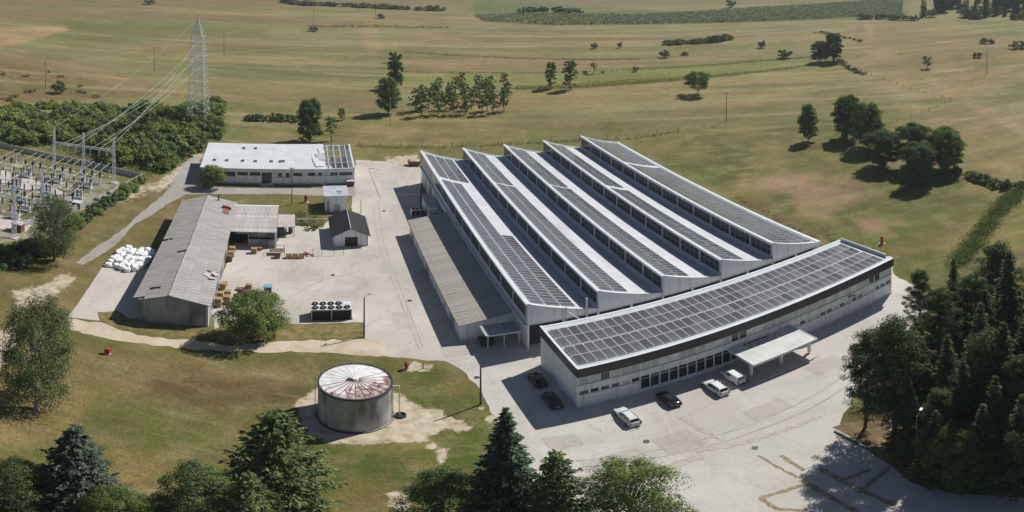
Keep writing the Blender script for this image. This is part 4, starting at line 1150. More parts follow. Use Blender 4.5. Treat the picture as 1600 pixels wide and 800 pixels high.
for k in range(NS):
    a0, a1 = 2 * math.pi * k / NS, 2 * math.pi * (k + 1) / NS
    p = lambda r, a: (r * math.cos(a), r * math.sin(a))
    # wall plates, each gently curved
    vs, fs = [], []
    for q_ in range(5):
        a = a0 + (a1 - a0) * q_ / 4
        vs += [p(TR, a) + (.25,), p(TR, a) + (TZ,), p(TR - .12, a) + (TZ,), p(TR - .12, a) + (.25,)]
    for q_ in range(4):
        o_ = q_ * 4
        for e_ in range(4): fs.append((o_ + e_, o_ + 4 + e_, o_ + 4 + (e_ + 1) % 4, o_ + (e_ + 1) % 4))
    MB().add(vs, fs).build('wall_plate', M['tank_wall'], tk)
    am = (a0 + a1) / 2
    # world bearings of the rusted side: right and towards the front left
    deg = math.degrees(am) % 360
    rust = (deg < 62 or deg > 208)
    for (r0, r1) in ((.0, 2.4), (2.4, TR - .13)):
        m_ = M['tank_roof_white']
        b = .006
        pts = ([p(r0, a0 + b) + (zc(r0),)] if r0 < .1 else [p(r0, a0 + b) + (zc(r0),), p(r0, a1 - b) + (zc(r0),)]) + [p(r1, a1 - b) + (zc(r1),), p(r1, a0 + b) + (zc(r1),)]
        MB().add(pts, [tuple(range(len(pts)))[::-1]]).build('roof_panel', m_, tk)
    MB().bar(p(.5, a0) + (zc(.5) + .02,), p(TR - .15, a0) + (zc(TR) + .03,), .05 if not rust else .09, .05).build('roof_rib', M['rust_red'] if rust else M['tank_roof_white'], tk)
MB().lathe([(TR + .02, TZ - .28), (TR + .12, TZ - .28), (TR + .12, TZ + .06), (TR - .12, TZ + .06), (TR - .12, TZ - .1)], 64).build('rim', M['steel_dark'], tk)
MB().lathe([(TR + .25, 0), (TR + .25, .2), (TR + .05, .28), (TR - .2, .28)], 48).build('base_ring', M['steel_dark'], tk)
MB().lathe([(.0, zc(.3) + .02), (.38, zc(.3) + .02), (.38, zc(0) + .25), (.30, zc(0) + .30), (0, zc(0) + .30)][1:], 14).build('vent', M['tank_roof_white'], tk)
MB().box(-.95, -.35, -.35, .05, zc(.6), zc(.6) + .22).build('hatch', M['steel_dark'], tk)
lad = MB()
la = math.radians(196)
lx, ly = math.cos(la), math.sin(la)
for s in (-.25, .25):
    lad.tube((lx * (TR + .35) - ly * s, ly * (TR + .35) + lx * s, .1), (lx * (TR + .35) - ly * s, ly * (TR + .35) + lx * s, TZ + 1.0), .035)
for k in range(22):
    z = .4 + k * .34
    lad.tube((lx * (TR + .35) - ly * .25, ly * (TR + .35) + lx * .25, z), (lx * (TR + .35) + ly * .25, ly * (TR + .35) - lx * .25, z), .02)
lad.build('ladder', M['steel_dark'], tk)
for a, hh in [(150 + k * 12, .8) for k in range(9)] + [(20, .55), (48, .55), (75, .55), (110, .55)]:
    a = math.radians(a)
    MB().tube((math.cos(a) * TR, math.sin(a) * TR, TZ), (math.cos(a) * TR, math.sin(a) * TR, TZ + hh), .035).build('rim_post', M['steel_dark'], tk)
MB().path([(TR - .1, .6, 6.3), (TR + .8, .8, 6.3), (TR + .85, .8, .0)], .085, 8).build('pipe', M['white_trim'], tk)
MB().path([(TR + .14, 0, 0.1), (TR + .14, 0, 6.9)], .06, 6).build('pipe', M['white_trim'], tk)
MB().lathe([(.75, .0), (.75, .3), (.6, .34), (.55, .1), (0.02, .1)], 16, (TR + 1.0, .7)).build('sump', M['black'], tk)

# ------------------------------------------------------------------ chiller with nine fans
ch, cho = site('chiller', 'large rooftop-style chiller with nine round fans standing in the yard', 'chiller', -28.6, 17)
MB().box(-32, -25.2, 15.7, 18.6, 2.2, 2.5).box(-32.0, -31.85, 15.7, 18.6, .12, 2.2).box(-25.35, -25.2, 15.7, 18.6, .12, 2.2).box(-28.68, -28.52, 15.7, 18.6, .12, 2.2).build('casing', M['white_trim'], ch, cho)
MB().box(-31.85, -28.68, 15.85, 18.45, .12, 2.2).build('coil', M['black'], ch, cho)
MB().box(-28.52, -25.35, 15.85, 18.45, .12, 2.2).build('coil', M['black'], ch, cho)
MB().box(-32.1, -25.1, 15.6, 18.7, 0, .12).build('plinth', M['steel_dark'], ch, cho)
fm = MB().lathe([(.56, 0), (.58, .16), (.50, .16), (.48, .03), (.30, .03)], 20)
for k in range(5):
    a = 2 * math.pi * k / 5
    fm.bar((.1 * math.cos(a), .1 * math.sin(a), .06), (.47 * math.cos(a + .25), .47 * math.sin(a + .25), .1), .16, .02)
fme = fm.mesh('fan', M['black'])
hub = MB().lathe([(.01, .15), (.16, .14), (.16, .02)], 12).mesh('fan_hub', M['metal_grey'])
for x, y in [(-31.3 + k * 1.34, 16.4) for k in range(5)] + [(-31.3 + k * 1.34, 17.9) for k in range(4)]:
    fo = link('fan', fme, ch, (x - cho[0], y - cho[1], 2.5)); link('fan_hub', hub, fo)
MB().box(-26.6, -25.4, 17.3, 18.5, 2.5, 2.56).build('cover_plate', M['white_trim'], ch, cho)
# ================================================================== VEHICLES
def paint(name, c, rough=.3):
    m = mat(name, c, tuple(x * .92 for x in c), .8, rough, spec=.5)
    m.node_tree.nodes['Principled BSDF'].inputs['Coat Weight'].default_value = .5
    m.node_tree.nodes['Principled BSDF'].inputs['Coat Roughness'].default_value = .08
    return m
M['car_white'] = paint('car_white', (.74, .75, .74))
M['car_silver_white'] = paint('car_silver_white', (.66, .68, .68))
M['car_black'] = paint('car_black', (.012, .013, .016), .22)
M['car_navy'] = paint('car_navy', (.014, .018, .030), .22)
M['car_glass'] = mat('car_glass', (.012, .015, .018), (.025, .03, .034), .6, .06, spec=.7)
M['tyre'] = mat('tyre', (.018, .018, .018), (.03, .03, .03), 4, .9)
M['rim'] = mat('rim', (.35, .36, .37), (.45, .46, .47), 2, .35, metallic=.7)
M['tail_red'] = mat('tail_red', (.35, .02, .02), (.45, .04, .03), 3, .25)
M['lamp_clear'] = mat('lamp_clear', (.6, .62, .64), (.7, .72, .74), 3, .1)
M['bumper'] = mat('bumper', (.05, .05, .052), (.08, .08, .082), 3, .6)

def make_car(name, label, cat, loc, rz, body, L_=4.55, Wd=1.74, Hh=1.45, kind='wagon', group='cars parked by the office'):
    e = thing(name, label, cat, loc, rz, group)
    hw, hl = Wd / 2, L_ / 2
    belt = .92 if kind != 'van' else 1.02
    # body stations front (+y) to rear: y, top z, half width, bottom z
    hood = .80 if kind != 'van' else .95
    st = [(hl, .52, hw * .80, .30), (hl - .10, .66, hw * .93, .22), (hl - .45, hood - .04, hw * .985, .20), (hl - 1.05, hood + .06, hw, .20), (hl - 1.30, belt, hw, .20),
          (0, belt + .01, hw, .20), (-hl + .9, belt + .02, hw, .20), (-hl + .22, belt + .02, hw * .985, .22), (-hl + .05, belt - .04, hw * .95, .26), (-hl, belt - .22, hw * .90, .32)]
    prof = lambda zt_, h, zb: [(-h * .90, zb), (-h, zb + .16), (-h, zb + (zt_ - zb) * .62), (-h * .965, zt_ - .05), (-h * .88, zt_), (0, zt_ + .035), (h * .88, zt_), (h * .965, zt_ - .05), (h, zb + (zt_ - zb) * .62), (h, zb + .16), (h * .90, zb)]
    V, F = [], []
    for (y, zt_, h, zb) in st: V += [(x, y, z) for x, z in prof(zt_, h, zb)]
    n = 11
    for i in range(len(st) - 1):
        for k in range(n):
            F.append((i * n + k, i * n + (k + 1) % n, (i + 1) * n + (k + 1) % n, (i + 1) * n + k))
    F += [tuple(range(n))[::-1], tuple(range((len(st) - 1) * n, len(st) * n))]
    MB().add(V, F).build('body', body, e, smooth=True)
    # cabin
    yf0, yf1 = hl - 1.22, hl - 1.95
    if kind == 'van': yf0, yf1 = hl - 1.0, hl - 1.62
    yr0 = -hl + .14; yr1 = -hl + (.42 if kind == 'wagon' else .22 if kind == 'van' else .78)
    if kind == 'hatch': yr0 = -hl + .3
    xb, xt = hw * .90, hw * (.74 if kind != 'van' else .82)
    zb, zt_ = belt, Hh
    B = [(-xb, yr0, zb), (xb, yr0, zb), (xb, yf0, zb), (-xb, yf0, zb)]
    T = [(-xt, yr1, zt_ - .03), (xt, yr1, zt_ - .03), (xt, yf1, zt_ - .03), (-xt, yf1, zt_ - .03)]
    T2 = [(-xt * .86, yr1 + .1, zt_ + .02), (xt * .86, yr1 + .1, zt_ + .02), (xt * .86, yf1 - .14, zt_ + .02), (-xt * .86, yf1 - .14, zt_ + .02)]
    mb = MB().add(B + T + T2, [(0, 1, 5, 4), (1, 2, 6, 5), (2, 3, 7, 6), (3, 0, 4, 7), (4, 5, 9, 8), (5, 6, 10, 9), (6, 7, 11, 10), (7, 4, 8, 11), (8, 9, 10, 11)])
    mb.build('cabin', body, e)
    Vv = lambda p: Vector(p)
    def pane(name, a, b, c, d, u0, u1, v0, v1, off_n):
        a, b, c, d = map(Vv, (a, b, c, d))
        P = lambda u, v: (a * (1 - u) + b * u) * (1 - v) + (d * (1 - u) + c * u) * v
        q = [P(u0, v0), P(u1, v0), P(u1, v1), P(u0, v1)]
        nn = (q[1] - q[0]).cross(q[3] - q[0]).normalized() * off_n
        MB().hull8([x - nn * 2 for x in q], [x + nn for x in q]).build(name, M['car_glass'], e)
    pane('windscreen', B[2], B[3], T[3], T[2], .05, .95, .08, .94, .015)
    pane('rear_window', B[0], B[1], T[1], T[0], .08, .92, .22, .92, .015)
    for s in (0, 1):
        a, b, c, d = (B[1], B[2], T[2], T[1]) if s == 0 else (B[3], B[0], T[0], T[3])
        spans = [(.04, .26), (.29, .56), (.59, .90)] if kind == 'wagon' else [(.10, .46), (.50, .86)] if kind == 'hatch' else [(.60, .88)]
        if s == 1: spans = [(1 - y, 1 - x) for x, y in spans]
        for u0, u1 in spans: pane('side_window', a, b, c, d, u0, u1, .12, .88, .012)
    # wheels
    for y in (hl - .82, -hl + .82):
        for s in (-1, 1):
            x0, x1 = s * (hw - .20), s * (hw + .015)
            wv = MB().tube((x0, y, .31), (x1, y, .31), .31, .31, 18).build('wheel', M['tyre'], e)
            MB().tube((x1 - s * .02, y, .31), (x1 + s * .008, y, .31), .19, .17, 14).build('rim', M['rim'], wv)
    for s in (-1, 1):
        MB().box(s * hw * .62 - .16, s * hw * .62 + .16, hl - .14, hl + .0, .55, .68).build('headlight', M['lamp_clear'], e)
        hgt_ = .28 if kind == 'hatch' else .42
        MB().box(s * hw * .84 - .09, s * hw * .84 + .09, -hl - .015, -hl + .12, .60, .60 + hgt_).build('tail_light', M['tail_red'], e)
        MB().box(s * (hw + .06) - .08, s * (hw + .06) + .08, hl - 1.55, hl - 1.45, belt + .02, belt + .14).build('mirror', body, e)
    MB().box(-hw * .92, hw * .92, hl - .08, hl + .05, .26, .46).build('bumper', M['bumper'] if kind != 'wagon' else body, e)
    MB().box(-hw * .92, hw * .92, -hl - .07, -hl + .06, .30, .50).build('bumper', M['bumper'] if kind != 'wagon' else body, e)
    MB().box(-.26, .26, -hl - .02, -hl + .05, .56, .68).build('number_plate', M['white_trim'], e)
    if kind == 'wagon':
        for s in (-1, 1): MB().box(s * xt * .88 - .02, s * xt * .88 + .02, yr1 + .15, yf1 - .25, zt_ + .03, zt_ + .07).build('roof_rail', M['bumper'], e)
    return e
def car_at(px, py, half):
    """from the middle of the rear bumper on the ground to the middle of the car, nose to the office"""
    x, y = at(px, py); return (x + EY[0] * half, y + EY[1] * half)
c1_ = make_car('estate_car', 'white estate car with a bicycle rack on its tail, parked in the sun', 'car', car_at(993.5, 667, 2.25), TH, M['car_silver_white'])
rk = MB().path([(-.5, -2.32, .75), (-.5, -2.62, .80), (.55, -2.62, .80), (.55, -2.32, .75)], .03).path([(.55, -2.62, .8), (.6, -2.45, 1.25), (.6, -2.62, .5)], .03)
rk.build('bicycle_rack', M['steel_dark'], c1_)
make_car('hatchback', 'dark hatchback parked between two white cars', 'car', car_at(1057.5, 637, 2.05), TH, M['car_navy'], 4.1, 1.72, 1.43, 'hatch')
make_car('estate_car', 'white estate car with plain tail parked beside the white van', 'car', car_at(1133, 619, 2.28), TH, M['car_white'], 4.6, 1.78, 1.48)
make_car('panel_van', 'small white panel van parked beside the entrance canopy', 'van', car_at(1160, 602, 2.1), TH, M['car_white'], 4.2, 1.70, 1.80, 'van')
make_car('hatchback', 'dark car parked in shade beside the office end wall, nearer the forecourt', 'car', car_at(872, 640, 2.1), TH, M['car_black'], 4.3, 1.74, 1.44, 'hatch')
make_car('hatchback', 'dark car parked in shade beside the office end wall, nearer the factory hall', 'car', car_at(848, 607, 2.1), TH, M['car_black'], 4.2, 1.72, 1.44, 'hatch')

# ================================================================== YARD CLUTTER
def bag_mesh(seed):
    r = random.Random(seed)
    mb = MB(); n = 16
    V = []
    lv = [(0, .50), (.06, .56), (.35, .61), (.75, .60), (1.0, .55), (1.1, .44), (1.12, .2)]
    ph = [r.uniform(0, 6.28) for _ in range(3)]
    for z, s in lv:
        for k in range(n):
            t = 2 * math.pi * k / n
            sq = 1 / max(abs(math.cos(t)), abs(math.sin(t))) ** .62
            w_ = s * sq * (1 + .05 * math.sin(3 * t + ph[0] + z * 3) + .03 * math.sin(7 * t + ph[1]))
            V.append((w_ * math.cos(t), w_ * math.sin(t), z + .05 * math.sin(2 * t + ph[2]) * (z > .9)))
    V.append((0, 0, 1.02))
    F = [tuple(range(n))[::-1]]
    for i in range(len(lv) - 1):
        for k in range(n): F.append((i * n + k, i * n + (k + 1) % n, (i + 1) * n + (k + 1) % n, (i + 1) * n + k))
    b0 = (len(lv) - 1) * n
    F += [(b0 + k, b0 + (k + 1) % n, len(V) - 1) for k in range(n)]
    mb.add(V, F)
    return mb.mesh('bulk_bag', M['bag'], smooth=True)
bags = [bag_mesh(s) for s in range(4)]
R = random.Random(4)
for j in range(8):
    for i in range(6):
        x = -71.4 + i * 1.30 + j * .10 + R.uniform(-.28, .28)
        y = 32.2 + j * 1.34 + (i < 2) * 1.3 + R.uniform(-.4, .4)
        if (i, j) in ((0, 7), (5, 0), (1, 7)): continue
        p = W(x, y)
        o = link('bulk_bag', R.choice(bags), None, (p[0], p[1], .03), R.uniform(-.8, .8) + TH)
        s = R.uniform(1.02, 1.26); o.scale = (s, s, R.uniform(.75, 1.2)); o.rotation_euler.x = R.uniform(-.10, .10); o.rotation_euler.y = R.uniform(-.10, .10); o.location.z = .08
        where = 'in the row against the shaded workshop wall' if i == 5 else 'in the row along the grassy edge of the slab' if i == 0 else 'in the end row facing the bare slab' if j == 0 else 'in the end row facing the grass' if j == 7 else 'inside the block of bags beside the old workshop'
        tag(o, 'white woven bulk bag ' + where, 'bulk bag', 'white bulk bags')

pal = MB()
for k in range(6): pal.box(-.6 + k * .21, -.6 + k * .21 + .15, -.5, .5, .12, .145)
for y in (-.46, 0, .40): pal.box(-.6, .6, y, y + .08, .02, .12)
pal_me = [pal.mesh('pallet', M['wood']), pal.mesh('pallet', M['wood_dark'])]
crate = MB()
for k in range(4): crate.box(-.6, .6, -.5, -.47, .12 + k * .2, .28 + k * .2).box(-.6, .6, .47, .5, .12 + k * .2, .28 + k * .2).box(-.6, -.57, -.47, .47, .12 + k * .2, .28 + k * .2).box(.57, .6, -.47, .47, .12 + k * .2, .28 + k * .2)
crate.box(-.6, .6, -.5, .5, 0, .12)
STACKS = [(-48.1, 20.3, 14, 0, 'in the tall pallet stack by the workshop corner'), (-46.7, 21.6, 13, 0, 'in the pallet stack beside the tall corner stack'), (-48.1, 23.4, 11, 0, 'in the pale pallet stack under the broken roof edge'),
          (-46.9, 24.9, 8, 0, 'in the low pale stack by the workshop wall'), (-48.1, 27.4, 10, 0, 'in the orange-tinted stack along the workshop wall'), (-48.0, 29.4, 4, 0, 'in the short stack along the workshop wall'),
          (-48.1, 40.2, 10, 1, 'in the dark stack beside the workshop door'), (-47.9, 42.6, 9, 0, 'in the stack near the open bay'), (-47.9, 45.2, 8, 0, 'in the stack at the mouth of the open bay'),
          (-43.3, 44.6, 9, 0, 'in the stack in front of the open bay'), (-42.3, 46.3, 6, 0, 'in the low stack by the wing wall'), (-43.4, 26.2, 4, 1, 'in the low dark stack in mid-yard'), (-44.9, 27.3, 3, 1, 'in the dark stack beside the pale crate'), (-43.3, 28.2, 7, 0, 'in the pale stack in mid-yard')]
for x, y, nn, k, where in STACKS:
    for j in range(nn):
        p = W(x + R.uniform(-.05, .05), y + R.uniform(-.05, .05))
        o = link('pallet', pal_me[k], None, (p[0], p[1], .015 + j * .146), TH + R.uniform(-.05, .05))
        tag(o, 'wooden pallet ' + where, 'pallet', 'wooden pallets stacked in the yard')
cm = [crate.mesh('crate', M['wood']), crate.mesh('crate', M['wood_dark'])]
for x, y, k, lb in ((-36.0, 42.4, 0, 'slatted wooden crate at the row end next to the rusty frame'), (-34.7, 42.4, 0, 'slatted wooden crate in the middle of the row by the fence'), (-33.4, 42.4, 0, 'slatted wooden crate at the row end next to the scrap'),
                    (-38.4, 42.4, 1, 'dark weathered crate beside the pale corner post'), (-44.6, 25.4, 1, 'dark open crate among the low pallets')):
    p = W(x, y); o = link('crate', cm[k], None, (p[0], p[1], .015), TH + .05)
    tag(o, lb, 'crate', 'crates in the yard')
fr, fro = site('storage_rack', 'rusty steel rack frame standing beside the crates', 'rack', -37.4, 43.4)
g = MB()
for x in (-39.9, -36.9):
    for y in (43.6, 45.2): g.tube((x, y, 0), (x, y, 1.9), .05)
for z in (.9, 1.85):
    for y in (43.6, 45.2): g.tube((-39.9, y, z), (-36.9, y, z), .045)
    for x in (-39.9, -36.9): g.tube((x, 43.6, z), (x, 45.2, z), .045)
g.build('frame', M['steel_dark'], fr, fro)
MB().box(-39.8, -37, 43.7, 45.1, .95, 1.0).build('shelf', M['wood_dark'], fr, fro)
ro, roo = site('scrap_pile', 'small heap of rusty scrap beside the crates', 'scrap', -31.9, 43.6)
for k in range(9):
    a = R.uniform(0, 3.1); x, y = -31.9 + R.uniform(-.9, .9), 43.6 + R.uniform(-.6, .6); l2 = R.uniform(.4, .9)
    MB().bar((x - l2 * math.cos(a), y - l2 * math.sin(a), .08 + .05 * k), (x + l2 * math.cos(a), y + l2 * math.sin(a), .15 + .05 * k), .16, .10).build('scrap_bar', M['rust_red'], ro, roo)
bb, bbo = site('blue_cabinet', 'dark cabinet with bright blue top standing in the yard', 'cabinet', -39.7, 26.6)
MB().box(-40.4, -39.0, 26.1, 27.2, .08, 1.45).build('body', M['steel_dark'], bb, bbo)
MB().box(-40.5, -38.9, 26.0, 27.3, 1.45, 1.6).build('lid', M['blue'], bb, bbo)
for x in (-40.3, -39.3): MB().box(x, x + .2, 26.2, 27.1, 0, .08).build('foot', M['black'], bb, bbo)
# light wire fence beside the garage
wf, wfo = site('yard_fence', 'thin dark wire fence between the crates and the garage', 'fence', -29, 43.5)
for x in (-31.0, -29.1, -26.6, -24.6): MB().tube((x, 43.5, 0), (x, 43.5, 1.9), .045).build('post', M['steel_dark'], wf, wfo)
for z in (.5, 1.0, 1.5, 1.85): MB().tube((-31, 43.5, z), (-24.6, 43.5, z), .012).build('wire', M['steel_dark'], wf, wfo)
pf, pfo = site('pipe_rack', 'white pipe run on low posts behind the lean-to', 'pipe', -31, 60.6)
MB().tube((-34.4, 60.6, 1.6), (-27, 60.6, 1.6), .1).build('pipe', M['white_trim'], pf, pfo)
for x in (-34, -31, -28): MB().tube((x, 60.6, 0), (x, 60.6, 1.52), .06).build('post', M['galv'], pf, pfo)
# pipe lying across the road in the shade, left of the plant room
tag(MB().tube(W(-11.3, 62.4) + (.06,), W(-3.4, 64.9) + (.06,), .05).build('hose', M['white_trim']), 'pale hose lying across the shaded road by the plant room', 'hose')
# brown spoil heap by the far corner of the hall
hp = thing('rubble_skip', 'rust brown open skip by the far corner of the hall', 'skip', at(648, 258))
MB().hull8([(-1.5, -.8, .0), (1.5, -.8, 0), (1.5, .8, 0), (-1.5, .8, 0)], [(-2.1, -1, 1.5), (2.1, -1, 1.5), (2.1, 1, 1.5), (-2.1, 1, 1.5)]).build('body', M['rust_red'], hp)
MB().hull8([(-1.6, -.8, 1.4), (1.6, -.8, 1.4), (1.6, .8, 1.4), (-1.6, .8, 1.4)], [(-.6, -.3, 1.75), (.5, -.35, 1.75), (.6, .3, 1.75), (-.5, .35, 1.75)]).build('rubble', M['concrete'], hp)

# ------------------------------------------------------------------ hydrants
def hydrant(px, py, label, hs=1.0):
    p = at(px, py)
    e = thing('hydrant', label, 'hydrant', p, 0, 'red hydrants')
    MB().box(-.45, .45, -.45, .45, 0, .12).build('base', M['concrete'], e)
    MB().lathe([(.0, 1.42), (.16, 1.40), (.26, 1.30), (.26, 1.2), (.30, 1.18), (.30, 1.1), (.24, 1.08), (.24, .35), (.32, .3), (.32, .12)][1:], 14).build('barrel', M['red'], e)
    for a in (0, 2.1, 4.2):
        MB().tube((.2 * math.cos(a), .2 * math.sin(a), .95), (.4 * math.cos(a), .4 * math.sin(a), .95), .09).build('outlet', M['red'], e)
    MB().tube((0, 0, 1.38), (0, 0, 1.55), .07).build('bonnet_nut', M['red'], e)
    e.scale = (hs,) * 3
    return e
hydrant(1378, 381, 'red hydrant standing in the meadow beyond the office', 1.35)
hydrant(635, 577, 'red hydrant on bare sand near the storage tank', 1.1)
hydrant(478, 316, 'red hydrant on the grass beside the white cube building', 1.5)
p = at(168, 553)
hx = thing('hose_cabinet', 'red hose cabinet on a concrete foot by the dirt track', 'hose cabinet', p, .1)
MB().box(-.5, .5, -.35, .35, 0, .2).build('base', M['concrete'], hx)
MB().box(-.42, .42, -.25, .25, .2, 1.25).build('cabinet', M['red'], hx)
MB().tube((.35, .45, 0), (.35, .45, 2.0), .05).build('post', M['pole_wood'], hx)
for px, py, lb in ((661, 576, 'short dark marker post on bare sand near the storage tank'), (1365, 391, 'short dark marker post beside the hydrant in the meadow')):
    p = at(px, py)
    tag(MB().tube((0, 0, 0), (0, 0, 1.3), .08, .06).tube((0, 0, 1.2), (0, 0, 1.4), .1, .08).build('marker_post', M['pole_wood'], loc=(p[0], p[1], 0)), lb, 'post')

# ================================================================== POLES AND WIRES
def pole(px, py, top, label, arm=True, rz=0.0, m='pole_wood', lamp=False, r=.13):
    h = hgt(px, py, top); p = at(px, py)
    e = thing('street_lamp' if lamp else 'utility_pole', label, 'lamp post' if lamp else 'utility pole', p, rz, 'poles around the site')
    MB().tube((0, 0, 0), (0, 0, h), r * 1.15, r * .75, 8).build('pole', M[m], e)
    if arm and not lamp:
        MB().box(-.7, .7, -.06, .06, h - .35, h - .22).build('crossarm', M[m], e)
        for s in (-.6, 0, .6): MB().tube((s, 0, h - .22 if s else h), (s, 0, h + (.0 if s else .2)), .05).build('insulator', M['porcelain'], e)
    if lamp:
        MB().path([(0, 0, h), (0, -.3, h + .15), (0, -1.0, h + .2)], .05).build('arm', M[m], e)
        MB().box(-.14, .14, -1.5, -.95, h + .14, h + .28).build('lamp_head', M['metal_grey'], e)
    return (p[0], p[1], h)
P = {}
P['a'] = pole(751, 632, 570, 'dark pole at the forecourt edge by the meadow corner', m='steel_dark', lamp=False, arm=False)
P['b'] = pole(569, 526, 465, 'dark curved-top pole at the chiller corner of the yard', m='steel_dark', lamp=True, rz=2.6)
P['c'] = pole(1135, 190, 145, 'utility pole standing in the meadow behind the hall', rz=.3)
P['d'] = pole(350, 87, 52, 'utility pole beyond the lattice pylon', rz=.2)
P['e'] = pole(241, 112, 73, 'utility pole on the dry slope in front of the lattice pylon', rz=.2)
P['f'] = pole(71, 138, 97, 'utility pole beside the dark bush on the dry slope', rz=.2)
P['g'] = pole(490, 41, 14, 'far utility pole beside a small bush in the mown field', rz=.2)
P['h'] = pole(610, 198, 153, 'pale concrete pole in front of the round field tree', m='concrete', rz=.3)
P['i'] = pole(587, 27, 3, 'far utility pole by the distant hedge', rz=.2)
P['j'] = pole(1542, 115, 78, 'utility pole on the tan slope to the far right', rz=.6)
P['k'] = pole(1433, 752, 650, 'lamp post under the dark pines', m='steel_dark', lamp=True, rz=2.2)
P['l'] = pole(244, 147, 123, 'pale short pole by the thicket under the wires', m='concrete', arm=False)
P['m'] = pole(530, 327, 298, 'thin pole rising behind the dark garage roof', m='steel_dark', r=.09)
P['n'] = pole(564, 333, 311, 'short thin pole beside the sandy patch by the garage', m='steel_dark', r=.08, arm=False)
P['o'] = pole(456, 320, 262, 'tall thin pole on the grass in front of the white building', m='steel_dark', r=.1)
P['p'] = pole(861, 10, -12, 'very far utility pole beyond the green field', rz=.1)

def wire(a, b, sag, label, r=.03, n=14, group='overhead wires'):
    a, b = Vector(a), Vector(b)
    pts = []
    for k in range(n + 1):
        t = k / n; p = a.lerp(b, t); p.z -= sag * 4 * t * (1 - t); pts.append(p)
    mb = MB()
    for p, q_ in zip(pts[:-1], pts[1:]): mb.tube(p, q_, r, r, 4, caps=False)
    ob_ = mb.build('overhead_wire', M['wire'])
    return tag(ob_, label, 'wire', group)
wire(P['o'], P['m'], .5, 'thin wire between the two thin poles near the garage', .02)
wire(P['m'], W(-3, 66) + (5.2,), .6, 'thin wire from the pole behind the garage to the hall', .02)
wire(P['o'], W(-48.8, 61) + (5.2,), .4, 'thin wire from the tall thin pole to the old workshop', .02)
wire(P['f'], P['e'], 1.6, 'field wire between the dry slope poles', .03)
wire(P['e'], P['d'], 1.6, 'field wire from the slope pole to the pole beyond the pylon', .03)
wire(P['d'], P['g'], 1.6, 'field wire from the pole beyond the pylon to the far pole', .03)
wire(P['f'], (-330, 190, 12), 1.5, 'field wire leaving the slope pole away from the pylon', .03)

# ------------------------------------------------------------------ lattice pylon
PB = at(310, 195)
PR = math.radians(98)
py_ = thing('lattice_pylon', 'tall grey steel lattice pylon rising from the thicket', 'pylon', PB, PR)
TOP = 40.5
def half(z):
    if z < 12: return 3.7 + (2.8 - 3.7) * z / 12
    if z < 34: return 2.8 + (2.0 - 2.8) * (z - 12) / 22
    return 2.0 + (.15 - 2.0) * (z - 34) / (TOP - 34)
lv = [0, 3.2, 6.2, 9.2, 12, 14.5, 17, 19.5, 22, 24.4, 26.8, 29.2, 31.6, 34, 36.2, 38.4, TOP]
for sx in (-1, 1):
    for sy in (-1, 1):
        g = MB()
        for a, b in zip(lv[:-1], lv[1:]): g.bar((sx * half(a), sy * half(a), a), (sx * half(b), sy * half(b), b), .20, .20)
        g.build('leg', M['galv'], py_)
        MB().box(sx * half(0) - .5, sx * half(0) + .5, sy * half(0) - .5, sy * half(0) + .5, 0, .4).build('footing', M['concrete'], py_)
for a, b in zip(lv[:-1], lv[1:]):
    g = MB(); ha, hb = half(a), half(b)
    ca_ = [(-ha, -ha, a), (ha, -ha, a), (ha, ha, a), (-ha, ha, a)]; cb_ = [(-hb, -hb, b), (hb, -hb, b), (hb, hb, b), (-hb, hb, b)]
    for k in range(4):
        g.bar(ca_[k], cb_[(k + 1) % 4], .10, .10).bar(ca_[(k + 1) % 4], cb_[k], .10, .10).bar(cb_[k], cb_[(k + 1) % 4], .10, .10)
    g.build('bracing', M['galv'], py_)
ARMS = []
for z, ln in ((22, 5.4), (27, 4.8), (32, 4.2)):
    for s in (-1, 1):
        g = MB(); h_ = half(z); tip = (s * ln, 0, z + .1)
        for yy in (-h_, h_): g.bar((s * h_, yy, z), tip, .16, .16).bar((s * h_, yy, z + 1.6), tip, .14, .14).bar((s * h_, yy, z + .8), (s * (ln + h_) / 2, yy / 2, z + .1), .1, .1)
        g.build('crossarm', M['galv'], py_)
        MB().tube((s * ln, 0, z), (s * ln, 0, z - .2), .05).lathe([(.14, z - 1.5), (.16, z - .9), (.14, z - .25)], 8, (s * ln, 0)).build('insulator_string', M['lamp_clear'], py_)
        ARMS.append((PB[0] + s * ln * math.cos(PR), PB[1] + s * ln * math.sin(PR), z - .4))

# ------------------------------------------------------------------ substation
SU = (.978, .208); SV = (-.208, .978)
S0 = (-103.7, 156.1)
def S(u, v): return (S0[0] + u * SU[0] + v * SV[0], S0[1] + u * SU[1] + v * SV[1])
SA = math.atan2(SU[1], SU[0])
M['sub_steel'] = mat('substation_steel', (.52, .54, .60), (.66, .67, .70), 1.2, .5, metallic=.15)
def lattice_post(e, x, y, h, wv_=.40):
    for sx in (-1, 1):
        for sy in (-1, 1): MB().bar((x + sx * wv_, y + sy * wv_, .3), (x + sx * wv_ * .45, y + sy * wv_ * .45, h), .085, .085).build('post_leg', M['sub_steel'], e)
    g = MB(); n = int(h / 1.0)
    for k in range(n):
        for i in range(4):
            s0 = [(-1, -1), (1, -1), (1, 1), (-1, 1)]
            za, zb_ = .3 + (h - .3) * k / n, .3 + (h - .3) * (k + 1) / n
            f = lambda z: wv_ * (1 - .55 * (z - .3) / (h - .3))
            a, b = s0[i], s0[(i + 1) % 4]
            if k % 2: a, b = b, a
            g.bar((x + a[0] * f(za), y + a[1] * f(za), za), (x + b[0] * f(zb_), y + b[1] * f(zb_), zb_), .05, .05)
    g.build('post_bracing', M['sub_steel'], e)
    MB().box(x - .95, x + .95, y - .95, y + .95, 0, .3).build('footing', M['concrete'], e)
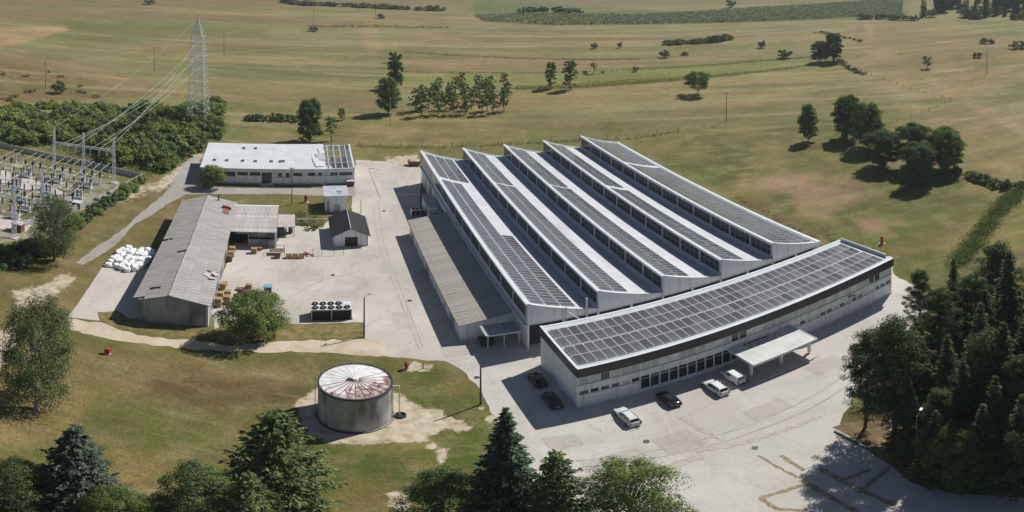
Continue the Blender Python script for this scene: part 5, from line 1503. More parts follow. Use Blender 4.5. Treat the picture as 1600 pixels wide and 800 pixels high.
def beam(e, x0, x1, z, hh=.55):
    g = MB()
    for yy in (-.3, .3):
        for zz in (0, hh): g.bar((x0, yy, z + zz), (x1, yy, z + zz), .08, .08)
    n = int(abs(x1 - x0) / .9)
    for k in range(n):
        xa, xb = x0 + (x1 - x0) * k / n, x0 + (x1 - x0) * (k + 1) / n
        for yy in (-.3, .3): g.bar((xa, yy, z), (xb, yy, z + hh), .045, .045)
        g.bar((xa, -.3, z + hh), (xb, .3, z + hh), .06, .06)
    g.build('beam', M['sub_steel'], e)
ga = thing('line_gantry', 'tall steel lattice gantry of three posts carrying a beam in the substation', 'gantry', S0, SA)
for u, h in ((0, 14.0), (-9.2, 14.6), (-18.4, 15.0)): lattice_post(ga, u, 0, h)
beam(ga, -18.4, 0, 9.9)
for u in (-16.5, -14, -11.5, -7, -4.5, -2):
    MB().path([(u, -.1, 9.8), (u + .1, -.35, 9.0), (u + .15, -.5, 8.2)], .06).build('jumper', M['lamp_clear'], ga)
gb = thing('line_gantry', 'steel lattice gantry post with beam at the near side of the substation', 'gantry', at(22, 372), SA)
lattice_post(gb, 0, 0, 14.2); lattice_post(gb, -10.5, 0, 14.2); beam(gb, -10.5, 0, 10.2)
gc = thing('lattice_mast', 'single lattice mast among the insulators of the substation', 'mast', at(66, 318), SA)
lattice_post(gc, 0, 0, 9.5, .4)
for k, (a_, u) in enumerate(zip((1, 3, 5, 0, 2, 4), (-16.5, -14, -11.5, -7, -4.5, -2))):
    p = S(u, .1)
    wire(ARMS[a_], (p[0], p[1], 9.9), 1.6, 'line wire from the lattice pylon down to the gantry beam', .05, group='wires from the pylon to the gantry')
p = S(-18.4, 0); wire((PB[0], PB[1], TOP), (p[0], p[1], 15.0), 1.5, 'earth wire from the pylon peak to the gantry post top', .03)
for k in (1, 3, 5): wire(ARMS[k], (330 + k * 8, 1150, 34 + k * 2), 22, 'line wire leaving the pylon over the far fields', .05, 40, group='wires leaving the pylon')

def ins_col(mb, x, y, z0, z1, r=.24):
    n = int((z1 - z0) / .16)
    pr_ = []
    for k in range(n):
        z = z0 + (z1 - z0) * k / n
        pr_ += [(r * .55, z), (r, z + .03), (r * .55, z + .08)]
    mb.lathe([(.01, z0)] + pr_ + [(r * .5, z1), (.01, z1)], 8, (x, y))
def disconnector(name, span=6.6):
    e = thing(name, 'insulator pair with tube busbar on steel stands in the substation', 'insulator', (0, 0, 0), 0, 'insulator pairs in the substation')
    for y in (0, span):
        MB().box(-.4, .4, y - .4, y + .4, 0, .25).build('footing', M['concrete'], e)
        MB().tube((0, y, .25), (0, y, 2.3), .15).box(-.3, .3, y - .15, y + .15, 2.3, 2.4).build('stand', M['sub_steel'], e)
        mb = MB(); ins_col(mb, 0, y, 2.4, 4.3); mb.build('insulator', M['porcelain'], e)
    MB().tube((0, -.3, 4.36), (0, span + .3, 4.36), .045).build('busbar', M['lamp_clear'], e)
    return e
def breaker(name):
    e = thing(name, 'grey breaker cabinet with three dark porcelain columns in the substation', 'breaker', (0, 0, 0), 0, 'breakers in the substation')
    MB().box(-1.6, 1.6, -.6, .6, 0, .2).build('footing', M['concrete'], e)
    MB().box(-1.4, 1.4, -.4, .4, .7, 1.7).build('cabinet', M['sub_steel'], e)
    for s in (-1.2, 1.2): MB().box(s - .08, s + .08, -.3, .3, .2, .7).build('leg', M['sub_steel'], e)
    for s in (-1.1, 0, 1.1):
        mb = MB(); ins_col(mb, s, 0, 1.7, 3.9, .2); mb.build('insulator', M['porcelain'], e)
        MB().lathe([(.01, 4.2), (.22, 4.1), (.22, 3.9), (.01, 3.9)], 10, (s, 0)).build('cap', M['galv'], e)
    return e
d0 = disconnector('disconnector'); b0 = breaker('breaker')
R = random.Random(9)
first = True
dsp = [(u, v) for v in (-2.5, -9.5, -20.5, -31.5, -42) for u in (-3.0, -5.4, -7.8, -12.0, -14.4, -16.8, -21.5, -23.9, -26.3, -31, -33.4)]
for u, v in dsp:
    x, y = S(u, v)
    if v < -30 and u > -7: continue
    if v == -42 and u > -15: continue
    row = {-2.5: 'directly under the three-post gantry', -9.5: 'in the row next to the three-post gantry', -20.5: 'in the row behind the concrete strip', -31.5: 'in the row before the second concrete strip', -42: 'in the row by the near gantry post'}[v]
    lb = 'insulator pair with tube busbar ' + row
    if first: d0.location = (x, y, 0); d0.rotation_euler = (0, 0, SA); d0['label'] = lb; first = False
    else: copy_tree(d0, (x, y, 0), SA, label=lb)
first = True
for u, v in ((-5.4, -12.6), (-14.4, -12.6), (-23.9, -12.6), (-5.4, -6.2), (-14.4, -6.2), (-23.9, -6.2), (-3.2, -17.2), (-12, -17.2), (-21, -17.2), (-7.0, -23.4), (-16, -23.4), (-25, -23.4), (-12, -34), (-21, -34), (-30, -12.6), (-30, -23.4), (-30, -34), (-12, -28.6), (-21, -28.6), (-30, -28.6), (-18, -38.5), (-27, -38.5)):
    x, y = S(u, v)
    lb = 'grey breaker cabinet with three dark porcelain columns ' + ('close to the three-post gantry' if v > -10 else 'between the gantry and the concrete strip' if v > -15 else 'beside the concrete strip' if v > -20 else 'behind the concrete strip' if v > -26 else 'in the rows by the near gantry post')
    if first: b0.location = (x, y, 0); b0.rotation_euler = (0, 0, SA); b0['label'] = lb; first = False
    else: copy_tree(b0, (x, y, 0), SA, label=lb)
# bus wires across the rows
for v in (-3.5, -14, -25.2):
    for dz in (0,):
        a, b = S(-40, v), S(-2, v)
        wire((a[0], a[1], 5.0), (b[0], b[1], 4.6), .5, 'thin conductor strung across the substation rows', .035, group='conductors across the substation')
p = S(-1.5, -21); kb = thing('control_cabinet', 'small brown control cabinet with pale roof inside the substation fence', 'cabinet', p, SA)
MB().box(-.9, .9, -.7, .7, 0, 1.9).build('body', M['brown_door'], kb)
MB().box(-1.15, 1.15, -.95, .95, 1.9, 2.05).build('roof', M['canopy'], kb)
p = S(-7.5, -40); kb = thing('control_cabinet', 'rust red control cabinet behind the willow by the substation', 'cabinet', p, SA)
MB().box(-1.2, 1.2, -.9, .9, 0, 2.2).build('body', M['rust_red'], kb)
MB().box(-1.4, 1.4, -1.1, 1.1, 2.2, 2.35).build('roof', M['concrete'], kb)
M['gravel'] = mat('substation_gravel', lin(122, 118, 92), lin(158, 152, 130), .3, .95, .2, fine=(2.5, .15), stain=(lin(98, 100, 58), .18, (1, 1, 1), (.48, .62)))
sheet('substation_ground', PXP([(-70, 244), (0, 252), (60, 258), (135, 270), (200, 290), (150, 316), (110, 340), (60, 372), (0, 380), (-70, 380)]), .012, M['gravel'], 'gravelly ground under the substation equipment', amp=.4, seed=40)
sheet('substation_road', PXP([(-60, 256), (0, 264), (60, 284), (110, 304), (124, 312), (110, 318), (50, 298), (-60, 276)]), .02, M['slab'], 'pale concrete strip through the substation', amp=.12, seed=41)
sheet('substation_road', PXP([(-40, 336), (0, 338), (50, 352), (40, 362), (-40, 352)]), .022, M['slab'], 'second concrete strip through the substation', amp=.12, seed=42)
# precast fence
FENCE = [(-176, 158), (-151.2, 161), (-119, 163.6), (-98.9, 163.2), (-99.0, 139.6), (-104, 116)]
fe = thing('substation_fence', 'grey precast panel fence around the substation', 'fence', FENCE[3])
fp = MB().box(0, 1, -.04, .04, .05, 1.75).mesh('panel', M['concrete'])
po_ = MB().box(-.09, .09, -.09, .09, 0, 2.0).mesh('post', M['concrete'])
for a, b in zip(FENCE[:-1], FENCE[1:]):
    L_ = math.hypot(b[0] - a[0], b[1] - a[1]); n = max(1, round(L_ / 2.4)); an = math.atan2(b[1] - a[1], b[0] - a[0])
    for k in range(n):
        x, y = a[0] + (b[0] - a[0]) * k / n - FENCE[3][0], a[1] + (b[1] - a[1]) * k / n - FENCE[3][1]
        link('post', po_, fe, (x, y, 0), an)
        o = link('panel', fp, fe, (x + .09 * math.cos(an), y + .09 * math.sin(an), 0), an); o.scale = (L_ / n - .18, 1, R.uniform(.97, 1.03))

# ------------------------------------------------------------------ meadow fences
def post_fence(name, label, pts, step, h=1.2, seed=0):
    r = random.Random(seed)
    e = thing(name, label, 'fence', pts[0])
    pm_ = MB().tube((0, 0, 0), (0, 0, 1), .09, .07, 6).mesh('post', M['pole_wood'])
    prev = None
    wires = MB()
    for a, b in zip(pts[:-1], pts[1:]):
        L_ = math.hypot(b[0] - a[0], b[1] - a[1]); n = max(1, int(L_ / step))
        for k in range(n):
            t = (k + r.uniform(-.15, .15)) / n
            x, y = a[0] + (b[0] - a[0]) * t - pts[0][0], a[1] + (b[1] - a[1]) * t - pts[0][1]
            o = link('post', pm_, e, (x, y, 0)); o.scale = (1, 1, h * r.uniform(.8, 1.15)); o.rotation_euler = (r.uniform(-.08, .08), r.uniform(-.08, .08), 0)
            if prev:
                for z in (.5, .95): wires.tube((prev[0], prev[1], z), (x, y, z), .012, .012, 3)
            prev = (x, y)
    wires.build('wire', M['steel_dark'], e)
    return e
post_fence('meadow_fence', 'post and wire fence bending round a corner in the far meadow', PXP([(1325, 100), (1345, 112), (1400, 132), (1485, 158), (1440, 178), (1385, 194)]), 5, 1.4, 1)
post_fence('boundary_fence', 'thin wire boundary fence behind the hall and the white building', PXP([(556, 229), (660, 230), (780, 226), (900, 219), (990, 216), (1060, 205), (1130, 196)]), 7, 1.7, 2)
# ================================================================== VEGETATION
LM = dict(
    broad=leaf_mat('leaf_broad', (0.052, 0.093, 0.029, 1), (0.116, 0.182, 0.057, 1), (0.220, 0.298, 0.091, 1)),
    light=leaf_mat('leaf_light', (0.092, 0.132, 0.037, 1), (0.173, 0.234, 0.065, 1), (0.305, 0.366, 0.122, 1)),
    willow=leaf_mat('leaf_willow', (.065, .092, .034, 1), (.13, .17, .065, 1), (.27, .30, .14, 1)),
    dark=leaf_mat('leaf_dark', (0.043, 0.078, 0.034, 1), (0.093, 0.148, 0.064, 1), (0.176, 0.249, 0.099, 1)),
    spruce=leaf_mat('needle_spruce', (0.026, 0.047, 0.031, 1), (0.058, 0.095, 0.058, 1), (0.131, 0.181, 0.105, 1), .12),
    blue=leaf_mat('needle_blue', (.030, .048, .034, 1), (.065, .092, .066, 1), (.14, .17, .125, 1), .12),
    pine=leaf_mat('needle_pine', (0.032, 0.052, 0.028, 1), (0.073, 0.104, 0.046, 1), (0.181, 0.217, 0.093, 1), .12),
    pine_green=leaf_mat('needle_pine_green', (0.049, 0.081, 0.031, 1), (0.112, 0.161, 0.063, 1), (0.225, 0.281, 0.112, 1), .15),  # lighter, greener needles than the dark pine's
    scrub=leaf_mat('leaf_scrub', (0.075, 0.112, 0.039, 1), (0.157, 0.209, 0.072, 1), (0.317, 0.345, 0.126, 1)),
    yellow=leaf_mat('leaf_yellow', (0.160, 0.189, 0.029, 1), (0.246, 0.275, 0.051, 1), (0.362, 0.377, 0.087, 1)),
    dry=leaf_mat('leaf_dry', (0.145, 0.109, 0.058, 1), (0.232, 0.181, 0.102, 1), (0.362, 0.290, 0.167, 1)),
    tuft=leaf_mat('leaf_tuft', (.10, .105, .045, 1), (.15, .15, .065, 1), (.21, .20, .09, 1)),
    corn=leaf_mat('leaf_corn', (.19, .25, .12, 1), (.26, .32, .16, 1), (.36, .40, .22, 1)),
)

def quads(centers, normals, size, rg, aspect=.55, along=None):
    """one leaf-shaped quad per centre"""
    n = len(centers)
    nn = normals / (np.linalg.norm(normals, axis=1, keepdims=True) + 1e-9)
    t = rg.normal(size=(n, 3)) if along is None else along + rg.normal(size=(n, 3)) * .25
    t -= nn * (t * nn).sum(1, keepdims=True)
    t /= np.linalg.norm(t, axis=1, keepdims=True) + 1e-9
    b = np.cross(nn, t)
    s = (size * rg.uniform(.65, 1.35, n))[:, None]
    a = t * s * .5; c = b * s * .5 * aspect
    co = np.stack([centers - a, centers + c - a * .1, centers + a, centers - c - a * .1], 1).reshape(-1, 3)
    return co, np.arange(4 * n).reshape(n, 4)

def leaf_mesh(name, parts, m):
    V, F, o = [], [], 0
    for co, q_ in parts:
        V.append(co); F.append(q_ + o); o += len(co)
    return np_mesh(name, np.concatenate(V), np.concatenate(F), m)

def limb_mesh(name, segs, m, n=6):
    mb = MB()
    for a, b, r0, r1 in segs: mb.tube(a, b, r0, r1, n, caps=False)
    return mb.mesh(name, m, smooth=True)

def broadleaf(seed, h, rad, base, mat_, bark, clumps=70, per=170, leaf=.34, shape='round', hang=0.0, flat=.8):
    """crown of leaf clumps on limbs; returns (trunk mesh, crown mesh)"""
    rg = np.random.default_rng(seed)
    segs = []
    lean = rg.normal(size=2) * .03 * h
    z1 = base + (h - base) * .45
    pts = [(0, 0, 0), (lean[0] * .3, lean[1] * .3, base * .6), (lean[0], lean[1], z1)]
    r0 = .018 * h + .05
    segs.append((pts[0], pts[1], r0 * 1.15, r0 * .85)); segs.append((pts[1], pts[2], r0 * .85, r0 * .35))
    parts = []
    cen = []
    for k in range(clumps):
        u = rg.uniform(0, 1) ** .8
        z = base + (h - base) * (.06 + .9 * u)
        t = (z - base) / (h - base)
        if shape == 'round': prof = math.sqrt(max(.02, 1 - (2 * t - .9) ** 2 / 1.25))
        elif shape == 'column': prof = .55 + .45 * math.sin(math.pi * min(1, t * .95 + .1))
        elif shape == 'cone': prof = 1.05 * (1 - t) ** .7 + .08
        elif shape == 'vase': prof = .35 + .75 * math.sin(math.pi * min(1, (t * .75 + .12)))
        else: prof = 1
        a = rg.uniform(0, 2 * math.pi)
        rr = rad * prof * math.sqrt(rg.uniform(.12, 1.0)) * (1 + .16 * math.sin(2 * a + seed) + .10 * math.sin(5 * a + 2 * seed + 4 * t))
        cen.append((rr * math.cos(a), rr * math.sin(a), z))
    for c in cen:
        c = np.array(c)
        cr = rad * rg.uniform(.17, .33)
        d = rg.normal(size=(per, 3)); d /= np.linalg.norm(d, axis=1, keepdims=True)
        d[:, 2] = np.where(d[:, 2] < -.25, -d[:, 2] * .7, d[:, 2])
        rr = rg.uniform(.35, 1.05, (per, 1)) ** .6
        off = d * rr * cr
        off[:, 2] *= flat
        if hang: off[:, 2] -= hang * rg.uniform(0, 1, per) ** 1.5 * cr * 2.2
        outw = np.array([c[0], c[1], (c[2] - base - (h - base) * .35) * .7])
        outw = outw / (np.linalg.norm(outw) + 1e-6)
        nrm = d * .8 + outw * .55 + np.array([0, 0, .45]) + rg.normal(size=(per, 3)) * .45
        al = None
        if hang: al = np.tile(np.array([0, 0, -1.0]), (per, 1)) + d * .35
        parts.append(quads(c + off, nrm, leaf, rg, .5 if not hang else .32, al))
        if rg.random() < .5:
            zt_ = min(z1, max(base * .7, c[2] - np.hypot(c[0], c[1]) * .8))
            f = min(1, zt_ / z1)
            s = (lean[0] * f, lean[1] * f, zt_)
            segs.append((s, tuple(c), max(.04, r0 * .28), .025))
    return limb_mesh('trunk', segs, M[bark]), leaf_mesh('crown', parts, mat_)

def spruce(seed, h, rad, mat_, levels=40, nb=9, leaf=.5, base=.06, droop=.25, taper=.85, gap=0.0):
    rg = np.random.default_rng(seed)
    segs = [((0, 0, 0), (0, 0, h * .97), .016 * h + .05, .02)]
    P_, N_, A_ = [], [], []
    for i in range(levels):
        t = (i + rg.uniform(-.3, .3)) / levels
        z = h * (base + (1 - base) * t)
        R_ = rad * max(.02, 1 - t) ** taper * rg.uniform(.82, 1.12) + .12
        a0 = rg.uniform(0, 6.28)
        for k in range(nb):
            if rg.random() < gap: continue
            a = a0 + 2 * math.pi * k / nb + rg.uniform(-.22, .22)
            Lb = R_ * rg.uniform(.72, 1.15)
            dr = droop * rg.uniform(.6, 1.5)
            n = max(4, int(Lb * 9))
            s = rg.uniform(.08, 1, n) ** .75
            da = np.array([math.cos(a), math.sin(a), 0]); sa = np.array([-da[1], da[0], 0])
            up = .18 * s ** 2
            width = .42 * Lb * (1 - s * .65)
            lat = rg.uniform(-1, 1, n) * width * .55
            pos = np.outer(s * Lb, da) + np.outer(lat, sa)
            pos[:, 2] = z - dr * Lb * s + up * Lb * .6 - np.abs(lat) * .28 + rg.normal(size=n) * .05 - rg.uniform(0, .25, n) * (1 - s)
            P_.append(pos)
            N_.append(np.tile(np.array([da[0] * .35, da[1] * .35, 1.0]), (n, 1)) + rg.normal(size=(n, 3)) * .4)
            A_.append(np.tile(da, (n, 1)) * 1.0 + np.outer(np.sign(lat) * .7, sa) + np.array([0, 0, -.3]))
            if Lb > .6 and rg.random() < .5: segs.append(((0, 0, z), (da[0] * Lb * .8, da[1] * Lb * .8, z - dr * Lb * .7), .045, .015))
    P_, N_, A_ = map(np.concatenate, (P_, N_, A_))
    return limb_mesh('trunk', segs, M['bark'], 5), leaf_mesh('crown', [quads(P_, N_, leaf, rg, .42, A_)], mat_)

def pine(seed, h, rad, mat_, bark='bark', base=.35, tufts=120, per=120, leaf=.34):
    """open pine: limbs carrying flat needle pads, sky gaps between"""
    rg = np.random.default_rng(seed)
    lean = rg.normal(size=2) * .02 * h
    segs = [((0, 0, 0), (lean[0], lean[1], h * .55), .017 * h + .05, .011 * h), ((lean[0], lean[1], h * .55), (lean[0] * 1.3, lean[1] * 1.3, h * .97), .011 * h, .03)]
    parts = []
    for k in range(tufts):
        t = rg.uniform(0, 1) ** .9
        z = h * (base + (1 - base) * t * .98)
        prof = (math.sin(math.pi * min(1, .18 + .78 * t)) ** .8) * (1 - .45 * t) + .12
        a = rg.uniform(0, 6.283)
        rr = rad * prof * rg.uniform(.25, 1.12)
        c = np.array([lean[0] + rr * math.cos(a), lean[1] + rr * math.sin(a), z + rr * .12])
        cr = rad * rg.uniform(.14, .26)
        d = rg.normal(size=(per, 3)); d /= np.linalg.norm(d, axis=1, keepdims=True)
        off = d * (rg.uniform(.2, 1.0, (per, 1)) ** .6) * cr
        off[:, 2] *= .55
        nrm = d * .6 + np.array([math.cos(a) * .3, math.sin(a) * .3, .9]) + rg.normal(size=(per, 3)) * .5
        parts.append(quads(c + off, nrm, leaf, rg, .34))
        if rg.random() < .6: segs.append(((lean[0] * z / h, lean[1] * z / h, max(.5, z - rr * .35)), tuple(c), .07, .02))
    return limb_mesh('trunk', segs, M[bark], 6), leaf_mesh('crown', parts, mat_)

def bush(seed, h, rad, mat_, clumps=16, per=110, leaf=.3):
    rg = np.random.default_rng(seed)
    parts = []; segs = []
    for k in range(clumps):
        a = rg.uniform(0, 6.28); rr = rad * math.sqrt(rg.uniform(0, 1)) * .8
        z = h * rg.uniform(.2, .85) * (1 - .45 * (rr / rad) ** 2)
        c = np.array([rr * math.cos(a), rr * math.sin(a), z]); cr = min(rad, h) * rg.uniform(.25, .42)
        d = rg.normal(size=(per, 3)); d /= np.linalg.norm(d, axis=1, keepdims=True); d[:, 2] = np.abs(d[:, 2]) * 1.0 - .15
        p = c + d * (rg.uniform(.3, 1, (per, 1)) ** .6) * cr
        p[:, 2] = np.maximum(p[:, 2], .06)
        parts.append(quads(p, d + np.array([0, 0, .5]) + rg.normal(size=(per, 3)) * .4, leaf, rg, .55))
        segs.append(((rr * .2 * math.cos(a), rr * .2 * math.sin(a), 0), tuple(c), .04, .02))
    return limb_mesh('stem', segs, M['bark'], 4), leaf_mesh('foliage', parts, mat_)

TREE = {}
def proto(key, pair): TREE[key] = pair
proto('round', broadleaf(1, 12, 5.0, .8, LM['broad'], 'bark', 150, 140, .42))
proto('round2', broadleaf(2, 12, 4.8, .6, LM['dark'], 'bark', 160, 140, .42))
proto('field', broadleaf(3, 10, 5.6, 2.4, LM['broad'], 'bark', 80, 130, .42, flat=.7))
proto('column', broadleaf(4, 13, 2.9, 1.0, LM['broad'], 'bark', 80, 130, .40, 'column'))
proto('young', broadleaf(5, 9, 2.6, 1.6, LM['light'], 'bark', 46, 90, .42, 'vase'))
proto('young2', broadleaf(6, 9, 2.3, 2.2, LM['scrub'], 'bark', 36, 80, .42, 'vase'))
proto('ash', broadleaf(7, 9, 5.0, 1.4, LM['light'], 'bark', 130, 170, .32, flat=.85))
proto('birch', broadleaf(8, 21, 5.6, 1.6, LM['willow'], 'bark_pale', 150, 180, .40, 'round', .75))
proto('willow', broadleaf(9, 15, 6.0, 1.6, LM['willow'], 'bark', 130, 160, .40, 'round', .6))
proto('lightgreen', broadleaf(10, 13, 6.0, 2, LM['light'], 'bark', 130, 190, .30))
proto('green', broadleaf(11, 13, 5.2, 2, LM['broad'], 'bark', 130, 190, .32))
proto('spruce', spruce(12, 20, 4.4, LM['spruce'], 46, 10, .55))
proto('blue', spruce(13, 17, 5.0, LM['blue'], 42, 11, .52, .05, .16, .72))
proto('spruce2', spruce(14, 24, 4.2, LM['pine'], 50, 9, .58, .12, .22, .8, .12))
proto('farspruce', spruce(15, 18, 3.4, LM['pine'], 24, 8, .9))
proto('pine', pine(16, 24, 6.2, LM['pine'], base=.20, tufts=210, per=120, leaf=.42))
proto('pine2', pine(17, 26, 5.4, LM['pine'], base=.30, tufts=180, per=120, leaf=.42))
proto('pine_green', pine(18, 14, 6.0, LM['pine_green'], base=.12, tufts=170, per=130, leaf=.36))
proto('layered', spruce(26, 15, 5.4, LM['pine_green'], 30, 9, .62, .06, .02, .62, .22))
proto('airy', pine(25, 15, 5.6, LM['pine_green'], base=.16, tufts=190, per=120, leaf=.36))
proto('bush', bush(19, 2.6, 2.0, LM['scrub'], 16, 100, .32))
proto('bush4', bush(24, 3.0, 2.1, LM['willow'], 16, 100, .32))
proto('bush2', bush(20, 3.2, 2.2, LM['dark'], 16, 100, .34))
proto('bush3', bush(21, 2.2, 2.4, LM['light'], 16, 100, .3))
proto('bushy', bush(22, 1.6, 1.8, LM['yellow'], 12, 80, .3))
proto('bushdry', bush(23, 1.2, 1.6, LM['dry'], 10, 70, .26))
HT = dict(round=12, round2=12, field=10, column=13, young=9, young2=9, ash=9, birch=21, willow=15, lightgreen=13, green=13, spruce=20, blue=17, spruce2=24, farspruce=18, pine=24, pine2=26, pine_green=14, airy=15, layered=15, bush=2.6, bush2=3.2, bush3=2.2, bush4=3.0, bushy=1.6, bushdry=1.2)
TR_ = random.Random(77)
def plant(key, p, h, label, cat='tree', name=None, group=None, wide=1.0, rz=None):
    k = h / HT[key]
    name = name or {'tree': 'tree', 'bush': 'bush', 'spruce': 'spruce_tree', 'pine': 'pine_tree'}.get(cat, 'tree')
    e = thing(name, label, 'tree' if cat in ('spruce', 'pine') else cat, p, TR_.uniform(0, 6.28) if rz is None else rz, group)
    e.scale = (k * wide, k * wide, k)
    a, b = TREE[key]
    link('stem' if 'bush' in key else 'trunk', a, e); link('foliage' if 'bush' in key else 'crown', b, e)
    return e
def tree(key, bx, by, top, label, cat='tree', wide=1.0, group=None, name=None, fac=1.0):
    return plant(key, at(bx, by), hgt(bx, by, top) * fac, label, cat, name, group, wide)

def along(pts, step, jit, seed):
    r = random.Random(seed); out = []
    P_ = PXP(pts)
    for a, b in zip(P_[:-1], P_[1:]):
        L_ = math.hypot(b[0] - a[0], b[1] - a[1]); n = max(1, int(L_ / step))
        for k in range(n):
            t = (k + r.random()) / n
            out.append((a[0] + (b[0] - a[0]) * t + r.uniform(-jit, jit), a[1] + (b[1] - a[1]) * t + r.uniform(-jit, jit)))
    return out
def fill(poly, n, seed):
    r = random.Random(seed); P_ = PXP(poly)
    xs = [p[0] for p in P_]; ys = [p[1] for p in P_]; out = []
    A = np.array(P_)
    while len(out) < n:
        x, y = r.uniform(min(xs), max(xs)), r.uniform(min(ys), max(ys))
        if poly_mask(np.array([x]), np.array([y]), P_, 1e-3)[0] > .5: out.append((x, y))
    return out

# --- foreground trees along the bottom of the meadow and forecourt
tree('blue', 118, 806, 662, 'grey-green spruce with upright cones at its tip', 'spruce', 1.12)
tree('pine_green', 22, 812, 722, 'bushy green pine beside the grey-green spruce', 'pine', .8)
tree('pine_green', 300, 822, 728, 'broad low pine between the blue spruce and the airy pine', 'pine', .8)
tree('layered', 432, 780, 640, 'airy pine with light and dark boughs by the storage tank', 'pine', 1.05)
tree('layered', 388, 840, 736, 'shaded pine below the airy pine', 'pine', .75)
tree('pine_green', 690, 830, 738, 'low spreading pine beside the tall spruce', 'pine', .80)
tree('spruce', 790, 806, 636, 'tall dark spruce at the meadow edge of the forecourt', 'spruce', 1.05)
tree('layered', 868, 826, 704, 'green pine between the tall spruce and the pale leafy tree', 'pine', .78)
tree('lightgreen', 985, 836, 728, 'pale green leafy tree at the edge of the forecourt', 'tree', .72)
tree('lightgreen', 180, 838, 770, 'small pale tree at the foot of the grey-green spruce', 'tree', .8)
# --- dark pines on the right
RIGHT = [('pine', 1352, 668, 520, 'open pine leaning over the forecourt with bare lower trunk', .72), ('pine', 1398, 688, 500, 'large pine with forked pale trunk by the kerb', .85), ('pine2', 1436, 560, 424, 'lone slim pine with open crown near the office end', .72),
         ('spruce2', 1480, 690, 520, 'dark spruce behind the lamp post', .95), ('pine2', 1470, 640, 455, 'dark pine between the slim pine and the spruces', .8), ('spruce2', 1532, 660, 470, 'tall dark spruce in the middle of the grove', 1.0),
         ('spruce2', 1576, 620, 392, 'tallest dark spruce at the back of the grove', 1.05), ('spruce2', 1490, 520, 402, 'pointed spruce at the meadow end of the grove', .95), ('pine', 1560, 540, 380, 'broad dark pine at the meadow end of the grove', .9),
         ('spruce2', 1610, 560, 410, 'dark spruce at the outer edge of the grove', 1.0), ('pine2', 1590, 730, 560, 'dark pine over the shaded soil bed', .75), ('spruce2', 1555, 745, 585, 'shaded spruce beside the soil bed', .95),
         ('pine2', 1520, 600, 430, 'dark pine behind the middle spruce', .9), ('pine', 1640, 660, 470, 'dark pine closing the grove', .8), ('green', 1500, 766, 668, 'leafy shrubby tree under the pines', .62), ('spruce2', 1462, 757, 640, 'young spruce at the paving edge below the lamp post', 1.1), ('spruce2', 1536, 764, 630, 'dense young spruce beside the leafy shrubby tree', 1.15), ('spruce2', 1598, 768, 615, 'dense shaded spruce over the paving edge', 1.15), ('spruce2', 1420, 715, 590, 'young spruce beside the forked pine at the kerb', 1.0), ('spruce2', 1568, 700, 500, 'tall spruce filling the middle of the grove', 1.1), ('spruce2', 1450, 690, 560, 'small dark spruce beside the forked pine', .8),
         ('pine2', 1424, 664, 520, 'upright pine between the forked pine and the lamp post', .8), ('spruce2', 1505, 728, 560, 'shaded spruce at the paving edge', 1.0), ('pine', 1545, 705, 520, 'broad shaded pine in the middle of the soil bed', .8), ('spruce2', 1600, 690, 500, 'dense spruce behind the soil bed', 1.05), ('pine2', 1466, 735, 610, 'low dark pine beside the leafy shrubby tree', .9),
         ('spruce2', 1540, 610, 450, 'thick dark spruce near the tallest one', 1.1), ('spruce2', 1500, 610, 470, 'slender dark spruce inside the grove', 1.0), ('pine', 1640, 780, 600, 'dark pine at the roadside end of the grove', .75)]
for key, bx, by, top, lb, wd in RIGHT: tree(key, bx, by, top, lb, 'pine' if 'pine' in key else 'spruce' if 'spruce' in key else 'tree', wd)
# --- left side
tree('birch', 58, 640, 462, 'tall drooping birch beside the dirt track', 'tree', .86)
tree('willow', 84, 408, 306, 'grey-green willow in front of the substation', 'tree', .80)
tree('ash', 398, 528, 464, 'spreading leafy tree at the workshop end of the yard', 'tree', .98)
tree('ash', 332, 294, 260, 'small leafy tree at the corner of the white building', 'tree', .85)
tree('round2', 484, 223, 155, 'dark dense tree behind the white building', 'tree', .72)
tree('young2', 518, 222, 182, 'thin pale tree beside the dark dense tree', 'tree', .9)
tree('column', 534, 188, 169, 'small round bush-like tree on a stem behind the white building', 'tree', 1.3)
tree('round', 606, 178, 122, 'large round tree at the corner of the orchard', 'tree', .72)
tree('round2', 618, 138, 93, 'upright dark tree behind the large round tree', 'tree', .60)
tree('bush2', 617, 98, 79, 'dark bush behind the upright tree by the orchard', 'bush', .85)
tree('column', 861, 138, 97, 'slim poplar-shaped tree with paler crown beside the crop strip', 'tree', 1.0)
tree('column', 891, 140, 94, 'darker poplar-shaped tree beside the crop strip', 'tree', 1.05)
tree('field', 1090, 148, 112, 'spreading lone field tree casting a round shadow', 'tree', 1.0)
tree('round2', 1281, 97, 64, 'smaller tree of the pair at the fence corner', 'tree', 1.0)
tree('round2', 1302, 96, 52, 'taller tree of the pair at the fence corner', 'tree', .85)
tree('round', 1263, 221, 165, 'slim lone tree in the meadow beside the tree group', 'tree', .58)
tree('round2', 1324, 217, 150, 'tall tree standing between the slim tree and the dense trees', 'tree', .82)
tree('round', 1355, 232, 162, 'broad pale tree of the meadow group', 'tree', .8)
tree('round2', 1376, 262, 204, 'dark rounded tree with its own round shadow in the meadow', 'tree', 1.05)
tree('round2', 1428, 262, 194, 'tallest dark tree of the meadow group by the hedge', 'tree', .95)
tree('round2', 1434, 287, 224, 'dark tree in front of the tallest one in the meadow group', 'tree', .98)
tree('round', 1478, 266, 202, 'light green tree at the end of the hedge', 'tree', 1.05)
tree('young', 1449, 107, 87, 'little round tree beside the cart track crossing', 'tree', 1.2)
tree('young2', 928, 115, 98, 'little pale tree at the ploughed strip', 'tree', 1.1)
